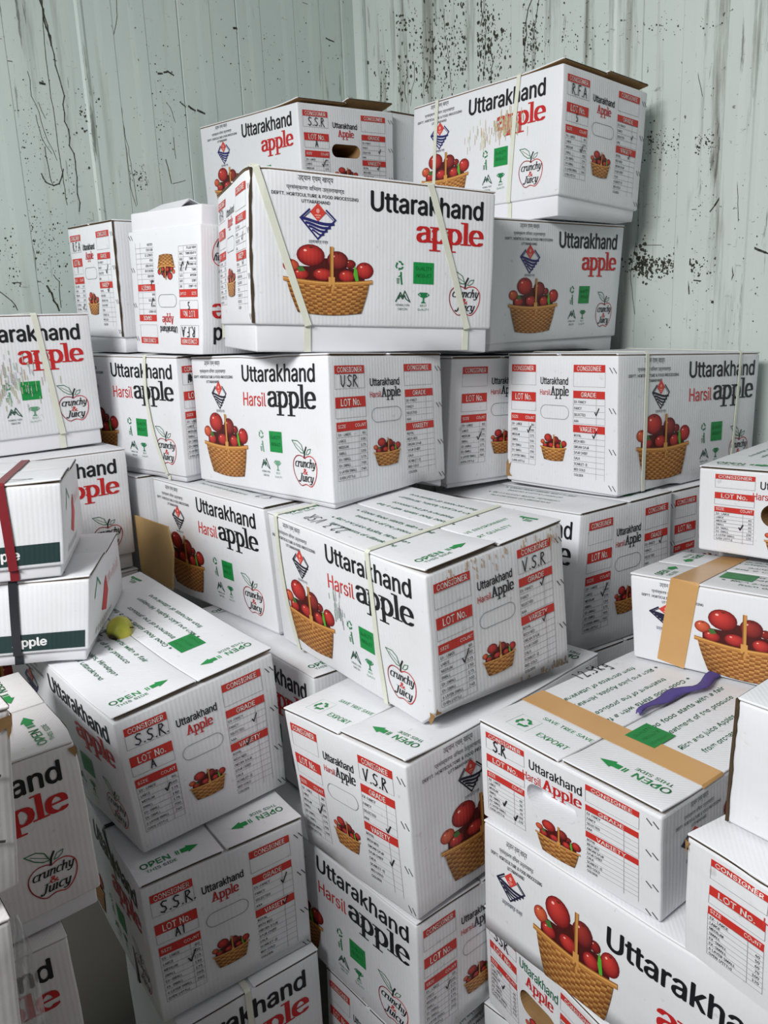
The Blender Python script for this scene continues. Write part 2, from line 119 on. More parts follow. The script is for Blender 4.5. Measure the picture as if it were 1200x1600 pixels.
GLYPH_POINTS = {  # character code: (advance, outlines as x, y, x, y ...), thousandths of the letter size
65: (480, ((16, 0, 201, 509, 276, 509, 463, 0, 395, 0, 287, 302, 232, 478, 245, 478, 213, 371, 85, 0), (110, 142, 110, 199, 370, 199, 370, 142),)),
66: (456, ((60, 0, 60, 509, 274, 507, 304, 501, 329, 491, 367, 461, 381, 442, 396, 398, 397, 353, 387, 320, 368, 295, 343, 278, 315, 267, 315, 262, 347, 254, 378, 234, 391, 220, 411, 184, 418, 136, 416, 111, 410, 88, 400, 67, 368, 31, 317, 8, 284, 2, 247, 0), (125, 57, 245, 57, 281, 60, 309, 67, 330, 80, 344, 96, 353, 115, 354, 153, 342, 184, 320, 209, 289, 225, 248, 231, 125, 231), (125, 285, 238, 285, 273, 290, 302, 304, 323, 326, 335, 355, 333, 393, 326, 412, 313, 429, 294, 442, 270, 449, 240, 452, 125, 452),)),
67: (510, ((267, -7, 225, -3, 186, 7, 150, 25, 119, 49, 92, 79, 70, 115, 53, 157, 44, 203, 40, 254, 44, 305, 53, 352, 70, 393, 92, 429, 119, 459, 150, 484, 186, 501, 225, 512, 267, 516, 317, 511, 340, 504, 383, 485, 402, 471, 435, 438, 448, 418, 459, 397, 473, 348, 408, 348, 404, 365, 389, 395, 357, 428, 344, 437, 315, 449, 267, 456, 237, 453, 209, 445, 184, 432, 161, 414, 141, 391, 125, 364, 113, 332, 106, 295, 103, 254, 106, 213, 113, 177, 125, 145, 141, 117, 161, 94, 184, 76, 210, 63, 237, 56, 267, 53, 315, 60, 344, 72, 369, 90, 397, 128, 408, 160, 473, 160, 459, 112, 448, 91, 420, 53, 402, 38, 363, 13, 341, 5, 293, -6),)),
68: (502, ((219, 0, 96, 0, 96, 57, 215, 57, 254, 60, 288, 68, 318, 81, 343, 99, 363, 122, 379, 149, 390, 181, 397, 216, 399, 255, 397, 294, 390, 329, 379, 361, 364, 388, 344, 410, 320, 428, 291, 441, 258, 449, 221, 452, 93, 452, 93, 509, 225, 509, 273, 505, 315, 495, 353, 478, 385, 455, 412, 426, 433, 391, 449, 351, 458, 306, 462, 255, 458, 205, 449, 159, 433, 119, 411, 83, 384, 54, 351, 31, 312, 14, 268, 3), (125, 509, 125, 0, 60, 0, 60, 509),)),
69: (419, ((60, 0, 60, 509, 372, 509, 372, 452, 125, 452, 125, 286, 355, 286, 355, 229, 125, 229, 125, 57, 375, 57, 375, 0),)),
70: (410, ((60, 0, 60, 509, 369, 509, 369, 452, 125, 452, 125, 278, 346, 278, 346, 221, 125, 221, 125, 0),)),
71: (520, ((269, -7, 225, -3, 185, 7, 149, 25, 118, 49, 91, 79, 69, 116, 53, 157, 43, 203, 40, 254, 43, 305, 53, 352, 69, 393, 91, 429, 117, 459, 149, 484, 184, 501, 223, 512, 265, 516, 340, 504, 384, 483, 403, 469, 436, 436, 449, 416, 460, 395, 474, 349, 408, 349, 387, 393, 368, 417, 344, 436, 300, 453, 265, 456, 236, 453, 209, 445, 183, 432, 160, 414, 141, 392, 125, 364, 113, 332, 106, 295, 103, 254, 106, 213, 113, 177, 125, 145, 141, 117, 184, 76, 210, 63, 238, 56, 269, 53, 322, 61, 345, 71, 382, 102, 407, 147, 415, 202, 434, 199, 283, 199, 283, 256, 478, 256, 475, 160, 466, 124, 451, 91, 431, 62, 406, 38, 377, 19, 344, 5, 308, -4),)),
72: (517, ((60, 0, 60, 509, 125, 509, 125, 289, 392, 289, 392, 509, 457, 509, 457, 0, 392, 0, 392, 232, 125, 232, 125, 0),)),
73: (300, ((31, 0, 31, 57, 118, 57, 118, 452, 31, 452, 31, 509, 269, 509, 269, 452, 183, 452, 183, 57, 269, 57, 269, 0),)),
74: (396, ((185, -7, 143, -2, 106, 11, 75, 33, 52, 63, 38, 100, 33, 173, 98, 173, 100, 117, 108, 93, 122, 74, 139, 61, 160, 53, 185, 50, 209, 53, 230, 61, 248, 74, 261, 93, 269, 117, 272, 145, 272, 509, 336, 509, 336, 145, 332, 100, 318, 63, 294, 33, 263, 11, 227, -2),)),
75: (467, ((104, 145, 104, 216, 174, 303, 364, 509, 448, 509, 231, 276), (60, 0, 60, 509, 125, 509, 125, 0), (372, 0, 188, 259, 228, 309, 449, 0),)),
76: (393, ((60, 0, 60, 509, 125, 509, 125, 57, 361, 57, 361, 0),)),
77: (628, ((60, 0, 60, 509, 152, 509, 284, 170, 322, 49, 307, 49, 349, 179, 476, 509, 568, 509, 568, 0, 504, 0, 507, 457, 513, 457, 477, 348, 342, 0, 286, 0, 170, 291, 112, 457, 119, 457, 121, 386, 122, 0),)),
78: (523, ((60, 0, 60, 509, 136, 509, 363, 151, 414, 55, 405, 54, 399, 142, 399, 509, 463, 509, 463, 0, 387, 0, 168, 346, 108, 452, 119, 454, 125, 313, 125, 0),)),
79: (533, ((267, -7, 225, -3, 186, 7, 150, 25, 119, 49, 92, 79, 70, 115, 53, 157, 44, 203, 40, 254, 44, 305, 53, 352, 70, 393, 92, 429, 119, 459, 150, 484, 186, 501, 225, 512, 267, 516, 309, 512, 348, 501, 384, 484, 415, 459, 442, 429, 464, 393, 480, 352, 490, 305, 493, 254, 490, 203, 480, 157, 464, 115, 442, 79, 415, 49, 384, 25, 348, 7, 309, -3), (267, 53, 296, 55, 324, 63, 349, 76, 372, 94, 392, 116, 408, 144, 420, 176, 428, 213, 430, 254, 428, 295, 420, 332, 408, 365, 392, 392, 372, 415, 349, 433, 324, 446, 267, 456, 237, 453, 184, 433, 161, 415, 142, 392, 125, 364, 113, 332, 106, 295, 103, 254, 106, 213, 113, 176, 125, 144, 142, 117, 161, 94, 184, 76, 210, 63, 237, 55),)),
80: (445, ((60, 0, 60, 509, 235, 509, 272, 506, 305, 499, 332, 487, 356, 471, 375, 452, 390, 430, 407, 377, 407, 318, 390, 265, 356, 223, 332, 207, 305, 195, 272, 188, 109, 186, 109, 242, 257, 244, 279, 248, 312, 266, 333, 294, 343, 328, 343, 367, 333, 402, 312, 428, 297, 439, 279, 446, 232, 452, 125, 452, 125, 0),)),
81: (533, ((245, 159, 313, 159, 468, -48, 401, -48), (267, -7, 225, -3, 186, 7, 150, 25, 119, 49, 92, 79, 70, 115, 53, 157, 44, 203, 40, 254, 44, 305, 53, 352, 70, 393, 92, 429, 119, 459, 150, 484, 186, 501, 225, 512, 267, 516, 309, 512, 348, 501, 384, 484, 415, 459, 442, 429, 464, 393, 480, 352, 490, 305, 493, 254, 490, 203, 480, 157, 464, 115, 442, 79, 415, 49, 384, 25, 348, 7, 309, -3), (267, 53, 296, 55, 324, 63, 349, 76, 372, 94, 392, 116, 408, 144, 420, 176, 428, 213, 430, 254, 428, 295, 420, 332, 408, 365, 392, 392, 372, 415, 349, 433, 324, 446, 267, 456, 237, 453, 184, 433, 161, 415, 142, 392, 125, 364, 113, 332, 106, 295, 103, 254, 106, 213, 113, 176, 125, 144, 142, 117, 161, 94, 184, 76, 210, 63, 237, 55),)),
82: (449, ((60, 0, 60, 509, 236, 509, 305, 500, 333, 489, 376, 455, 390, 433, 401, 408, 407, 381, 407, 323, 401, 296, 390, 271, 376, 250, 333, 217, 305, 206, 273, 200, 96, 198, 96, 255, 258, 256, 280, 260, 313, 276, 334, 300, 344, 333, 344, 371, 334, 405, 325, 419, 298, 440, 258, 451, 125, 452, 125, 0), (353, 0, 230, 229, 303, 229, 428, 0),)),
83: (447, ((224, -9, 188, -7, 156, -1, 128, 9, 102, 23, 81, 40, 64, 60, 51, 83, 42, 109, 38, 137, 104, 137, 114, 102, 136, 76, 166, 59, 204, 50, 246, 50, 286, 60, 317, 79, 338, 106, 344, 122, 344, 154, 340, 168, 322, 189, 296, 205, 184, 239, 112, 269, 86, 289, 67, 313, 56, 341, 52, 372, 54, 400, 62, 425, 75, 448, 92, 468, 138, 498, 165, 508, 227, 516, 289, 508, 316, 498, 340, 484, 377, 449, 390, 427, 398, 403, 401, 378, 337, 378, 332, 402, 320, 421, 302, 437, 280, 449, 254, 456, 225, 459, 204, 457, 167, 448, 139, 430, 129, 418, 121, 405, 115, 376, 122, 345, 142, 324, 169, 308, 312, 264, 359, 238, 395, 198, 407, 161, 408, 139, 406, 112, 399, 87, 370, 43, 349, 25, 294, 0, 261, -7),)),
84: (449, ((32, 452, 32, 509, 417, 509, 417, 452, 257, 452, 257, 0, 193, 0, 193, 452),)),
85: (517, ((259, -8, 220, -6, 186, 2, 154, 15, 126, 33, 103, 55, 85, 80, 71, 108, 63, 140, 60, 173, 60, 509, 124, 509, 124, 178, 132, 133, 153, 95, 187, 68, 232, 53, 259, 52, 285, 53, 331, 68, 349, 80, 377, 113, 391, 155, 393, 178, 393, 509, 457, 509, 457, 173, 454, 140, 446, 108, 433, 80, 414, 55, 391, 33, 363, 15, 332, 2, 297, -6),)),
86: (480, ((204, 0, 16, 509, 84, 509, 207, 164, 248, 31, 235, 31, 257, 107, 395, 509, 463, 509, 278, 0),)),
87: (686, ((155, 0, 16, 509, 82, 509, 172, 162, 197, 40, 189, 40, 203, 111, 306, 509, 380, 509, 462, 196, 497, 40, 488, 40, 506, 128, 603, 509, 670, 509, 530, 0, 455, 0, 362, 345, 336, 475, 350, 475, 330, 371, 230, 0),)),
88: (474, ((18, 0, 217, 284, 217, 236, 29, 509, 104, 509, 188, 386, 243, 292, 232, 292, 258, 339, 374, 509, 446, 509, 259, 239, 259, 287, 456, 0, 382, 0, 275, 154, 230, 231, 244, 231, 213, 176, 91, 0),)),
89: (472, ((203, 0, 203, 208, 16, 509, 91, 509, 203, 327, 250, 230, 224, 230, 242, 275, 280, 344, 381, 509, 455, 509, 268, 208, 268, 0),)),
90: (438, ((42, 0, 42, 46, 306, 431, 341, 476, 348, 454, 40, 452, 40, 509, 397, 509, 397, 462, 169, 129, 110, 49, 97, 33, 90, 54, 152, 57, 399, 57, 399, 0),)),
97: (389, ((160, -9, 115, -3, 76, 15, 60, 29, 38, 63, 32, 84, 30, 108, 36, 146, 53, 174, 64, 184, 92, 200, 125, 211, 247, 229, 265, 235, 271, 240, 276, 255, 272, 285, 260, 307, 240, 322, 227, 327, 196, 331, 163, 327, 137, 316, 110, 292, 100, 274, 41, 291, 51, 313, 64, 331, 95, 358, 114, 368, 173, 383, 223, 382, 271, 369, 300, 350, 322, 320, 330, 301, 337, 251, 337, 0, 277, 0, 277, 52, 272, 52, 252, 25, 229, 8, 199, -4), (170, 45, 211, 51, 242, 68, 254, 80, 263, 93, 274, 122, 276, 190, 267, 184, 251, 180, 147, 163, 122, 153, 103, 139, 93, 118, 92, 105, 96, 82, 102, 72, 109, 64, 130, 52),)),
98: (424, ((229, -8, 208, -7, 172, 4, 147, 21, 118, 59, 112, 59, 112, 0, 53, 0, 53, 509, 114, 509, 114, 319, 118, 319, 137, 346, 171, 373, 207, 383, 259, 382, 287, 374, 313, 361, 335, 342, 354, 320, 370, 293, 381, 261, 388, 227, 388, 151, 381, 116, 370, 84, 355, 57, 336, 34, 313, 16, 288, 3, 260, -6), (220, 47, 262, 55, 294, 80, 316, 117, 323, 139, 328, 189, 323, 239, 307, 281, 295, 298, 262, 322, 243, 328, 220, 330, 178, 322, 161, 312, 134, 282, 118, 241, 113, 189, 114, 162, 125, 115, 147, 78, 179, 55, 198, 49),)),
99: (396, ((207, -8, 174, -5, 144, 3, 117, 16, 93, 35, 72, 58, 56, 85, 44, 116, 34, 187, 44, 260, 56, 291, 72, 318, 93, 341, 117, 360, 144, 374, 174, 382, 226, 384, 276, 371, 318, 346, 330, 335, 349, 308, 362, 277, 303, 262, 295, 281, 278, 304, 252, 321, 231, 328, 184, 328, 163, 321, 145, 310, 130, 296, 118, 278, 108, 258, 102, 236, 96, 187, 108, 117, 130, 80, 145, 66, 163, 55, 207, 46, 253, 55, 271, 66, 292, 89, 304, 117, 363, 102, 341, 56, 306, 21, 261, -1),)),
100: (424, ((195, -8, 165, -6, 137, 3, 111, 16, 89, 34, 70, 57, 55, 84, 43, 116, 36, 151, 36, 227, 43, 261, 55, 293, 70, 320, 89, 342, 112, 361, 137, 374, 165, 382, 218, 383, 253, 373, 278, 355, 306, 319, 311, 319, 311, 509, 372, 509, 372, 0, 313, 0, 313, 59, 307, 59, 287, 31, 266, 12, 236, -3), (205, 47, 246, 55, 278, 78, 299, 115, 306, 138, 312, 189, 306, 241, 300, 263, 278, 299, 246, 322, 227, 328, 205, 330, 182, 328, 162, 322, 130, 298, 108, 261, 102, 239, 96, 189, 102, 139, 118, 97, 130, 80, 162, 55, 182, 49),)),
101: (404, ((212, -8, 177, -5, 145, 3, 117, 16, 92, 35, 72, 58, 56, 85, 44, 116, 34, 187, 36, 224, 44, 258, 55, 290, 71, 317, 91, 340, 115, 359, 142, 373, 172, 382, 205, 384, 246, 380, 285, 366, 303, 355, 334, 324, 347, 305, 365, 256, 371, 194, 371, 169, 75, 169, 75, 221, 338, 221, 310, 202, 308, 226, 298, 269, 277, 301, 263, 314, 246, 323, 205, 330, 164, 323, 131, 301, 119, 286, 109, 270, 97, 231, 98, 151, 102, 127, 110, 106, 135, 73, 151, 61, 169, 53, 190, 48, 227, 47, 254, 53, 276, 65, 294, 82, 306, 105, 365, 91, 358, 72, 335, 39, 302, 14, 261, -3),)),
102: (254, ((228, 379, 228, 327, 6, 327, 6, 379), (81, 0, 81, 432, 87, 470, 107, 499, 135, 519, 152, 525, 169, 529, 201, 530, 238, 523, 243, 521, 227, 468, 202, 474, 178, 472, 164, 468, 147, 449, 142, 419, 142, 0),)),
103: (425, ((207, -151, 156, -146, 114, -132, 82, -110, 59, -84, 51, -69, 101, -41, 131, -74, 142, -82, 169, -93, 207, -97, 236, -95, 261, -87, 282, -75, 298, -58, 308, -34, 311, 68, 306, 68, 287, 41, 266, 23, 236, 10, 217, 6, 165, 7, 138, 14, 90, 43, 55, 90, 43, 120, 36, 154, 34, 191, 36, 229, 43, 263, 55, 293, 71, 320, 112, 361, 138, 374, 166, 382, 196, 384, 237, 379, 253, 373, 279, 356, 308, 319, 313, 319, 313, 379, 372, 379, 372, -9, 370, -40, 363, -67, 350, -90, 334, -109, 314, -124, 291, -136, 265, -144), (205, 59, 246, 66, 264, 75, 278, 87, 300, 121, 307, 142, 312, 193, 307, 242, 291, 283, 279, 299, 247, 322, 205, 330, 182, 328, 163, 322, 145, 312, 130, 298, 118, 282, 102, 241, 96, 193, 102, 144, 118, 104, 131, 88, 163, 66),)),
104: (410, ((114, 227, 114, 0, 53, 0, 53, 509, 114, 509, 114, 287, 102, 287, 116, 319, 132, 344, 152, 362, 175, 374, 200, 382, 252, 383, 295, 369, 313, 356, 341, 321, 350, 298, 355, 271, 357, 0, 296, 0, 296, 235, 293, 263, 286, 286, 273, 304, 256, 318, 235, 326, 210, 329, 192, 328, 161, 317, 147, 308, 126, 283, 115, 248),)),
105: (167, ((53, 0, 53, 379, 114, 379, 114, 0), (84, 443, 73, 444, 54, 455, 47, 463, 41, 483, 47, 504, 54, 512, 63, 518, 84, 524, 95, 522, 114, 512, 121, 504, 126, 483, 125, 472, 114, 455, 105, 448),)),
106: (167, ((53, 379, 114, 379, 112, -52, 102, -90, 80, -119, 47, -137, -10, -143, -10, -87, 18, -85, 31, -80, 47, -61, 51, -46), (83, 443, 72, 444, 53, 455, 42, 472, 41, 483, 42, 494, 53, 512, 62, 518, 83, 524, 95, 522, 114, 512, 125, 494, 126, 483, 125, 472, 114, 455, 95, 444),)),
107: (381, ((110, 137, 110, 212, 121, 212, 284, 379, 360, 379, 184, 199, 177, 199), (53, 0, 53, 509, 114, 509, 114, 0), (294, 0, 148, 186, 191, 229, 372, 0),)),
108: (189, ((139, -2, 112, 0, 91, 8, 74, 20, 62, 37, 55, 59, 53, 509, 114, 509, 114, 83, 120, 62, 126, 57, 146, 52, 170, 54, 181, 3),)),
109: (610, ((53, 0, 53, 379, 112, 379, 112, 295, 108, 295, 122, 331, 144, 358, 172, 376, 203, 385, 245, 383, 268, 375, 287, 361, 303, 342, 314, 320, 321, 295, 312, 295, 326, 329, 337, 343, 364, 366, 398, 381, 437, 386, 478, 380, 514, 361, 529, 346, 550, 307, 555, 283, 557, 0, 496, 0, 496, 254, 493, 279, 485, 298, 473, 313, 438, 329, 419, 330, 387, 326, 363, 312, 345, 290, 336, 263, 335, 0, 274, 0, 272, 280, 265, 297, 238, 322, 220, 328, 199, 330, 171, 326, 145, 312, 126, 289, 119, 274, 114, 238, 114, 0),)),
110: (410, ((114, 227, 114, 0, 53, 0, 53, 379, 112, 379, 112, 287, 102, 287, 116, 319, 132, 344, 152, 362, 175, 374, 200, 382, 252, 383, 295, 369, 313, 356, 341, 321, 350, 298, 355, 271, 357, 0, 296, 0, 296, 235, 293, 263, 286, 286, 273, 304, 256, 318, 235, 326, 210, 329, 192, 328, 161, 317, 147, 308, 126, 283, 115, 248),)),
111: (415, ((207, -8, 174, -5, 144, 3, 117, 16, 93, 35, 72, 58, 56, 85, 44, 116, 34, 187, 44, 260, 56, 291, 72, 318, 93, 341, 117, 360, 144, 374, 174, 382, 207, 384, 241, 382, 271, 374, 299, 360, 323, 341, 343, 318, 359, 291, 371, 260, 379, 225, 381, 187, 379, 150, 371, 116, 359, 85, 343, 58, 323, 35, 299, 16, 271, 3, 241, -5), (207, 46, 252, 55, 285, 80, 298, 97, 314, 139, 319, 187, 314, 236, 298, 278, 285, 296, 252, 321, 231, 328, 207, 330, 184, 328, 163, 321, 130, 296, 108, 258, 102, 236, 96, 187, 108, 117, 130, 80, 163, 55),)),
112: (424, ((53, -143, 53, 379, 112, 379, 112, 319, 118, 319, 137, 346, 158, 364, 171, 373, 188, 379, 229, 384, 259, 382, 287, 374, 313, 361, 354, 320, 370, 293, 381, 261, 388, 227, 388, 151, 381, 116, 370, 84, 355, 57, 336, 34, 313, 16, 288, 3, 260, -6, 208, -7, 173, 4, 147, 21, 118, 59, 114, 59, 114, -143), (220, 47, 262, 55, 294, 80, 316, 117, 323, 139, 328, 189, 323, 239, 307, 281, 295, 298, 262, 322, 243, 328, 220, 330, 178, 322, 161, 312, 134, 282, 118, 241, 113, 189, 114, 162, 125, 115, 147, 78, 179, 55, 198, 49),)),
113: (424, ((372, -143, 311, -143, 311, 59, 306, 59, 277, 21, 252, 4, 217, -7, 165, -6, 137, 3, 111, 16, 89, 34, 70, 57, 55, 84, 43, 116, 36, 151, 36, 227, 43, 261, 55, 293, 70, 320, 89, 342, 112, 361, 137, 374, 165, 382, 196, 384, 237, 379, 267, 364, 287, 346, 307, 319, 313, 319, 313, 379, 372, 379), (205, 47, 246, 55, 278, 78, 299, 115, 306, 138, 312, 189, 306, 241, 300, 263, 278, 299, 246, 322, 227, 328, 205, 330, 182, 328, 162, 322, 130, 298, 108, 261, 102, 239, 96, 189, 102, 139, 118, 97, 130, 80, 162, 55, 182, 49),)),
114: (259, ((53, 0, 53, 379, 112, 379, 112, 321, 115, 321, 124, 339, 137, 354, 152, 367, 171, 377, 191, 383, 243, 384, 243, 322, 207, 326, 174, 321, 146, 306, 126, 284, 115, 254, 114, 237, 114, 0),)),
115: (365, ((182, -8, 133, -3, 93, 12, 76, 24, 50, 54, 41, 73, 36, 94, 94, 107, 101, 87, 124, 60, 160, 47, 206, 47, 227, 53, 258, 74, 268, 103, 262, 126, 254, 136, 229, 150, 149, 170, 92, 192, 72, 208, 58, 227, 50, 249, 47, 274, 49, 295, 65, 332, 95, 360, 137, 378, 161, 383, 212, 383, 254, 372, 286, 352, 309, 324, 324, 290, 268, 277, 254, 304, 243, 316, 228, 325, 210, 331, 166, 331, 147, 326, 131, 317, 119, 305, 111, 292, 110, 264, 115, 253, 136, 235, 261, 200, 287, 187, 306, 171, 320, 153, 328, 131, 331, 107, 323, 65, 298, 31, 260, 6, 210, -7),)),
116: (227, ((204, 379, 204, 327, 6, 327, 6, 379), (65, 471, 126, 471, 127, 83, 130, 70, 144, 55, 170, 50, 202, 54, 213, 2, 207, 0, 168, -4, 138, -1, 113, 7, 92, 21, 77, 41, 68, 64, 65, 93),)),
117: (410, ((182, -5, 135, 2, 97, 23, 69, 59, 60, 82, 54, 109, 53, 139, 53, 379, 114, 379, 116, 117, 124, 94, 137, 75, 154, 61, 175, 53, 200, 50, 234, 55, 263, 71, 274, 83, 290, 113, 296, 153, 296, 379, 357, 379, 357, 0, 298, 0, 298, 92, 307, 92, 294, 60, 277, 35, 257, 17, 234, 5, 209, -3),)),
118: (389, ((163, 0, 17, 379, 84, 379, 173, 132, 206, 21, 184, 21, 216, 132, 305, 379, 371, 379, 226, 0),)),
119: (567, ((138, 0, 23, 379, 87, 379, 147, 164, 175, 41, 165, 41, 192, 163, 252, 379, 316, 379, 382, 136, 402, 41, 391, 41, 420, 163, 480, 379, 545, 379, 429, 0, 368, 0, 309, 207, 277, 338, 291, 338, 263, 225, 199, 0),)),
120: (379, ((21, 0, 171, 218, 171, 171, 29, 379, 100, 379, 207, 206, 175, 206, 233, 306, 282, 379, 352, 379, 209, 169, 209, 214, 358, 0, 287, 0, 219, 103, 173, 182, 205, 182, 160, 103, 91, 0),)),
121: (389, ((47, -139, 61, -86, 94, -90, 122, -81, 138, -64, 145, -51, 163, -1, 17, 379, 84, 379, 173, 132, 206, 21, 184, 21, 202, 87, 305, 379, 371, 379, 204, -58, 187, -93, 165, -119, 139, -136, 125, -141, 82, -145),)),
122: (380, ((42, 0, 42, 46, 254, 320, 254, 323, 48, 323, 48, 379, 333, 379, 333, 331, 126, 60, 126, 56, 339, 56, 339, 0),)),
48: (453, ((227, -7, 191, -3, 158, 7, 130, 24, 105, 48, 85, 77, 69, 113, 57, 155, 50, 202, 48, 254, 50, 306, 57, 353, 69, 395, 85, 431, 106, 461, 130, 484, 159, 502, 191, 512, 227, 516, 262, 512, 295, 502, 323, 484, 348, 461, 368, 431, 384, 395, 396, 353, 403, 306, 405, 254, 403, 202, 396, 155, 384, 113, 368, 77, 348, 48, 323, 24, 295, 7, 263, -3), (227, 50, 250, 52, 271, 60, 290, 74, 306, 92, 320, 116, 338, 176, 344, 254, 338, 332, 320, 393, 290, 435, 271, 449, 250, 457, 227, 460, 203, 457, 182, 449, 163, 435, 147, 416, 123, 365, 115, 332, 109, 254, 115, 176, 123, 144, 147, 92, 163, 74, 182, 60, 203, 52),)),
49: (453, ((76, 0, 76, 55, 391, 55, 391, 0), (276, 509, 276, 0, 212, 0, 212, 448, 86, 358, 86, 427, 198, 509),)),
50: (453, ((64, 0, 64, 47, 282, 282, 311, 327, 320, 371, 315, 405, 298, 431, 287, 441, 258, 455, 224, 460, 188, 454, 172, 447, 148, 427, 132, 398, 127, 362, 66, 362, 68, 391, 75, 418, 86, 442, 102, 464, 121, 482, 168, 507, 225, 516, 281, 507, 306, 497, 346, 465, 361, 445, 372, 423, 379, 398, 381, 372, 377, 336, 371, 318, 351, 280, 317, 235, 153, 57, 389, 57, 389, 0),)),
51: (453, ((218, -7, 159, 1, 108, 22, 70, 57, 57, 79, 48, 104, 44, 132, 109, 132, 118, 100, 137, 76, 165, 59, 200, 51, 239, 51, 275, 61, 291, 69, 315, 93, 328, 125, 328, 163, 316, 196, 306, 211, 275, 234, 254, 241, 229, 246, 157, 248, 157, 299, 288, 448, 288, 452, 70, 452, 70, 509, 372, 509, 372, 461, 211, 278, 211, 289, 247, 290, 279, 286, 308, 276, 333, 262, 354, 244, 371, 222, 391, 173, 393, 145, 390, 116, 383, 90, 354, 45, 309, 12, 251, -5),)),
52: (453, ((40, 105, 40, 158, 247, 509, 311, 509, 109, 163, 413, 163, 413, 105), (282, 0, 282, 318, 343, 318, 343, 0),)),
53: (453, ((221, -7, 165, 1, 140, 11, 99, 41, 83, 60, 71, 82, 63, 105, 60, 130, 122, 130, 130, 102, 138, 89, 160, 68, 188, 54, 241, 51, 276, 64, 291, 75, 314, 104, 326, 141, 326, 183, 314, 221, 303, 237, 275, 262, 257, 270, 218, 277, 184, 273, 152, 262, 128, 246, 67, 253, 96, 509, 366, 509, 366, 452, 151, 452, 134, 301, 178, 325, 212, 333, 252, 332, 294, 321, 330, 299, 358, 269, 379, 231, 390, 187, 388, 132, 381, 102, 369, 76, 352, 52, 309, 15, 282, 3, 253, -4),)),
54: (453, ((226, -7, 168, 3, 142, 15, 119, 31, 100, 51, 84, 74, 73, 101, 66, 130, 65, 187, 80, 239, 112, 302, 252, 509, 322, 509, 151, 261, 145, 261, 165, 288, 184, 302, 208, 311, 235, 314, 265, 312, 316, 295, 355, 262, 370, 240, 387, 187, 387, 127, 368, 73, 333, 30, 310, 14, 284, 3, 257, -4), (226, 48, 263, 55, 293, 73, 314, 101, 322, 119, 327, 157, 322, 196, 314, 213, 293, 241, 263, 259, 226, 265, 207, 264, 174, 252, 148, 229, 131, 197, 126, 179, 125, 158, 131, 119, 148, 86, 160, 73, 190, 55),)),
55: (453, ((97, 0, 323, 452, 62, 452, 62, 509, 391, 509, 391, 449, 165, 0),)),
56: (453, ((226, -7, 163, 1, 136, 11, 111, 25, 74, 62, 62, 84, 54, 109, 52, 135, 53, 156, 65, 195, 87, 228, 117, 252, 153, 265, 109, 289, 80, 330, 70, 380, 79, 429, 90, 450, 124, 485, 170, 508, 226, 516, 282, 508, 328, 485, 346, 469, 373, 429, 382, 380, 372, 330, 343, 289, 300, 265, 335, 252, 365, 228, 387, 195, 395, 176, 401, 135, 391, 84, 362, 42, 317, 11, 259, -5), (226, 49, 267, 54, 300, 69, 323, 91, 335, 121, 335, 157, 322, 189, 312, 202, 283, 223, 247, 234, 206, 234, 169, 223, 140, 202, 130, 189, 117, 157, 115, 139, 121, 106, 139, 79, 167, 60, 205, 50), (226, 290, 260, 294, 287, 308, 298, 318, 314, 344, 319, 376, 318, 392, 308, 420, 288, 442, 260, 455, 226, 460, 192, 455, 164, 442, 153, 432, 138, 407, 133, 376, 138, 344, 154, 318, 165, 308, 193, 294),)),
57: (453, ((226, 516, 285, 506, 310, 494, 333, 478, 352, 458, 368, 434, 380, 408, 387, 378, 387, 322, 373, 270, 340, 207, 200, 0, 130, 0, 301, 248, 307, 248, 295, 229, 278, 214, 257, 202, 232, 195, 188, 197, 161, 203, 137, 214, 98, 247, 83, 269, 72, 294, 66, 321, 66, 382, 73, 411, 85, 436, 120, 479, 168, 506), (226, 460, 190, 454, 174, 446, 148, 423, 131, 390, 125, 352, 131, 313, 148, 280, 174, 257, 207, 245, 226, 243, 263, 249, 293, 267, 305, 280, 322, 312, 327, 350, 322, 390, 305, 422, 279, 446, 263, 454),)),
46: (188, ((95, -4, 73, 1, 63, 9, 55, 18, 50, 41, 55, 64, 63, 73, 73, 81, 95, 87, 118, 81, 128, 73, 140, 53, 141, 41, 140, 29, 128, 9, 118, 1),)),
44: (188, ((38, -119, 68, 71, 137, 71, 84, -119),)),
38: (448, ((197, -7, 136, 1, 110, 12, 69, 42, 54, 62, 43, 84, 36, 108, 34, 133, 40, 173, 47, 189, 70, 220, 120, 264, 223, 340, 237, 352, 255, 375, 262, 405, 255, 434, 233, 454, 201, 461, 168, 453, 151, 440, 145, 431, 137, 399, 145, 363, 179, 314, 438, 0, 364, 0, 136, 274, 96, 327, 87, 344, 75, 398, 82, 440, 91, 458, 102, 474, 134, 499, 176, 512, 200, 513, 246, 507, 266, 499, 297, 475, 317, 442, 322, 424, 323, 389, 309, 349, 281, 314, 135, 202, 110, 174, 98, 146, 97, 131, 98, 115, 109, 87, 130, 66, 158, 51, 193, 46, 232, 52, 251, 59, 286, 81, 301, 95, 327, 131, 343, 174, 349, 224, 408, 224, 403, 167, 389, 124, 371, 92, 333, 47, 315, 30, 271, 7, 246, -1),)),
45: (453, ((337, 244, 337, 188, 114, 188, 114, 244),)),
40: (273, ((89, 207, 94, 283, 109, 364, 119, 403, 145, 477, 177, 539, 236, 539, 204, 466, 169, 351, 156, 276, 151, 207, 155, 145, 167, 83, 188, 16, 236, -96, 177, -96, 150, -46, 128, 4, 111, 55, 99, 106),)),
41: (273, ((37, -96, 72, -18, 97, 52, 113, 116, 122, 207, 117, 276, 104, 351, 69, 466, 37, 539, 97, 539, 113, 510, 142, 441, 164, 364, 173, 323, 183, 244, 182, 156, 174, 104, 161, 53, 123, -47, 97, -96),)),
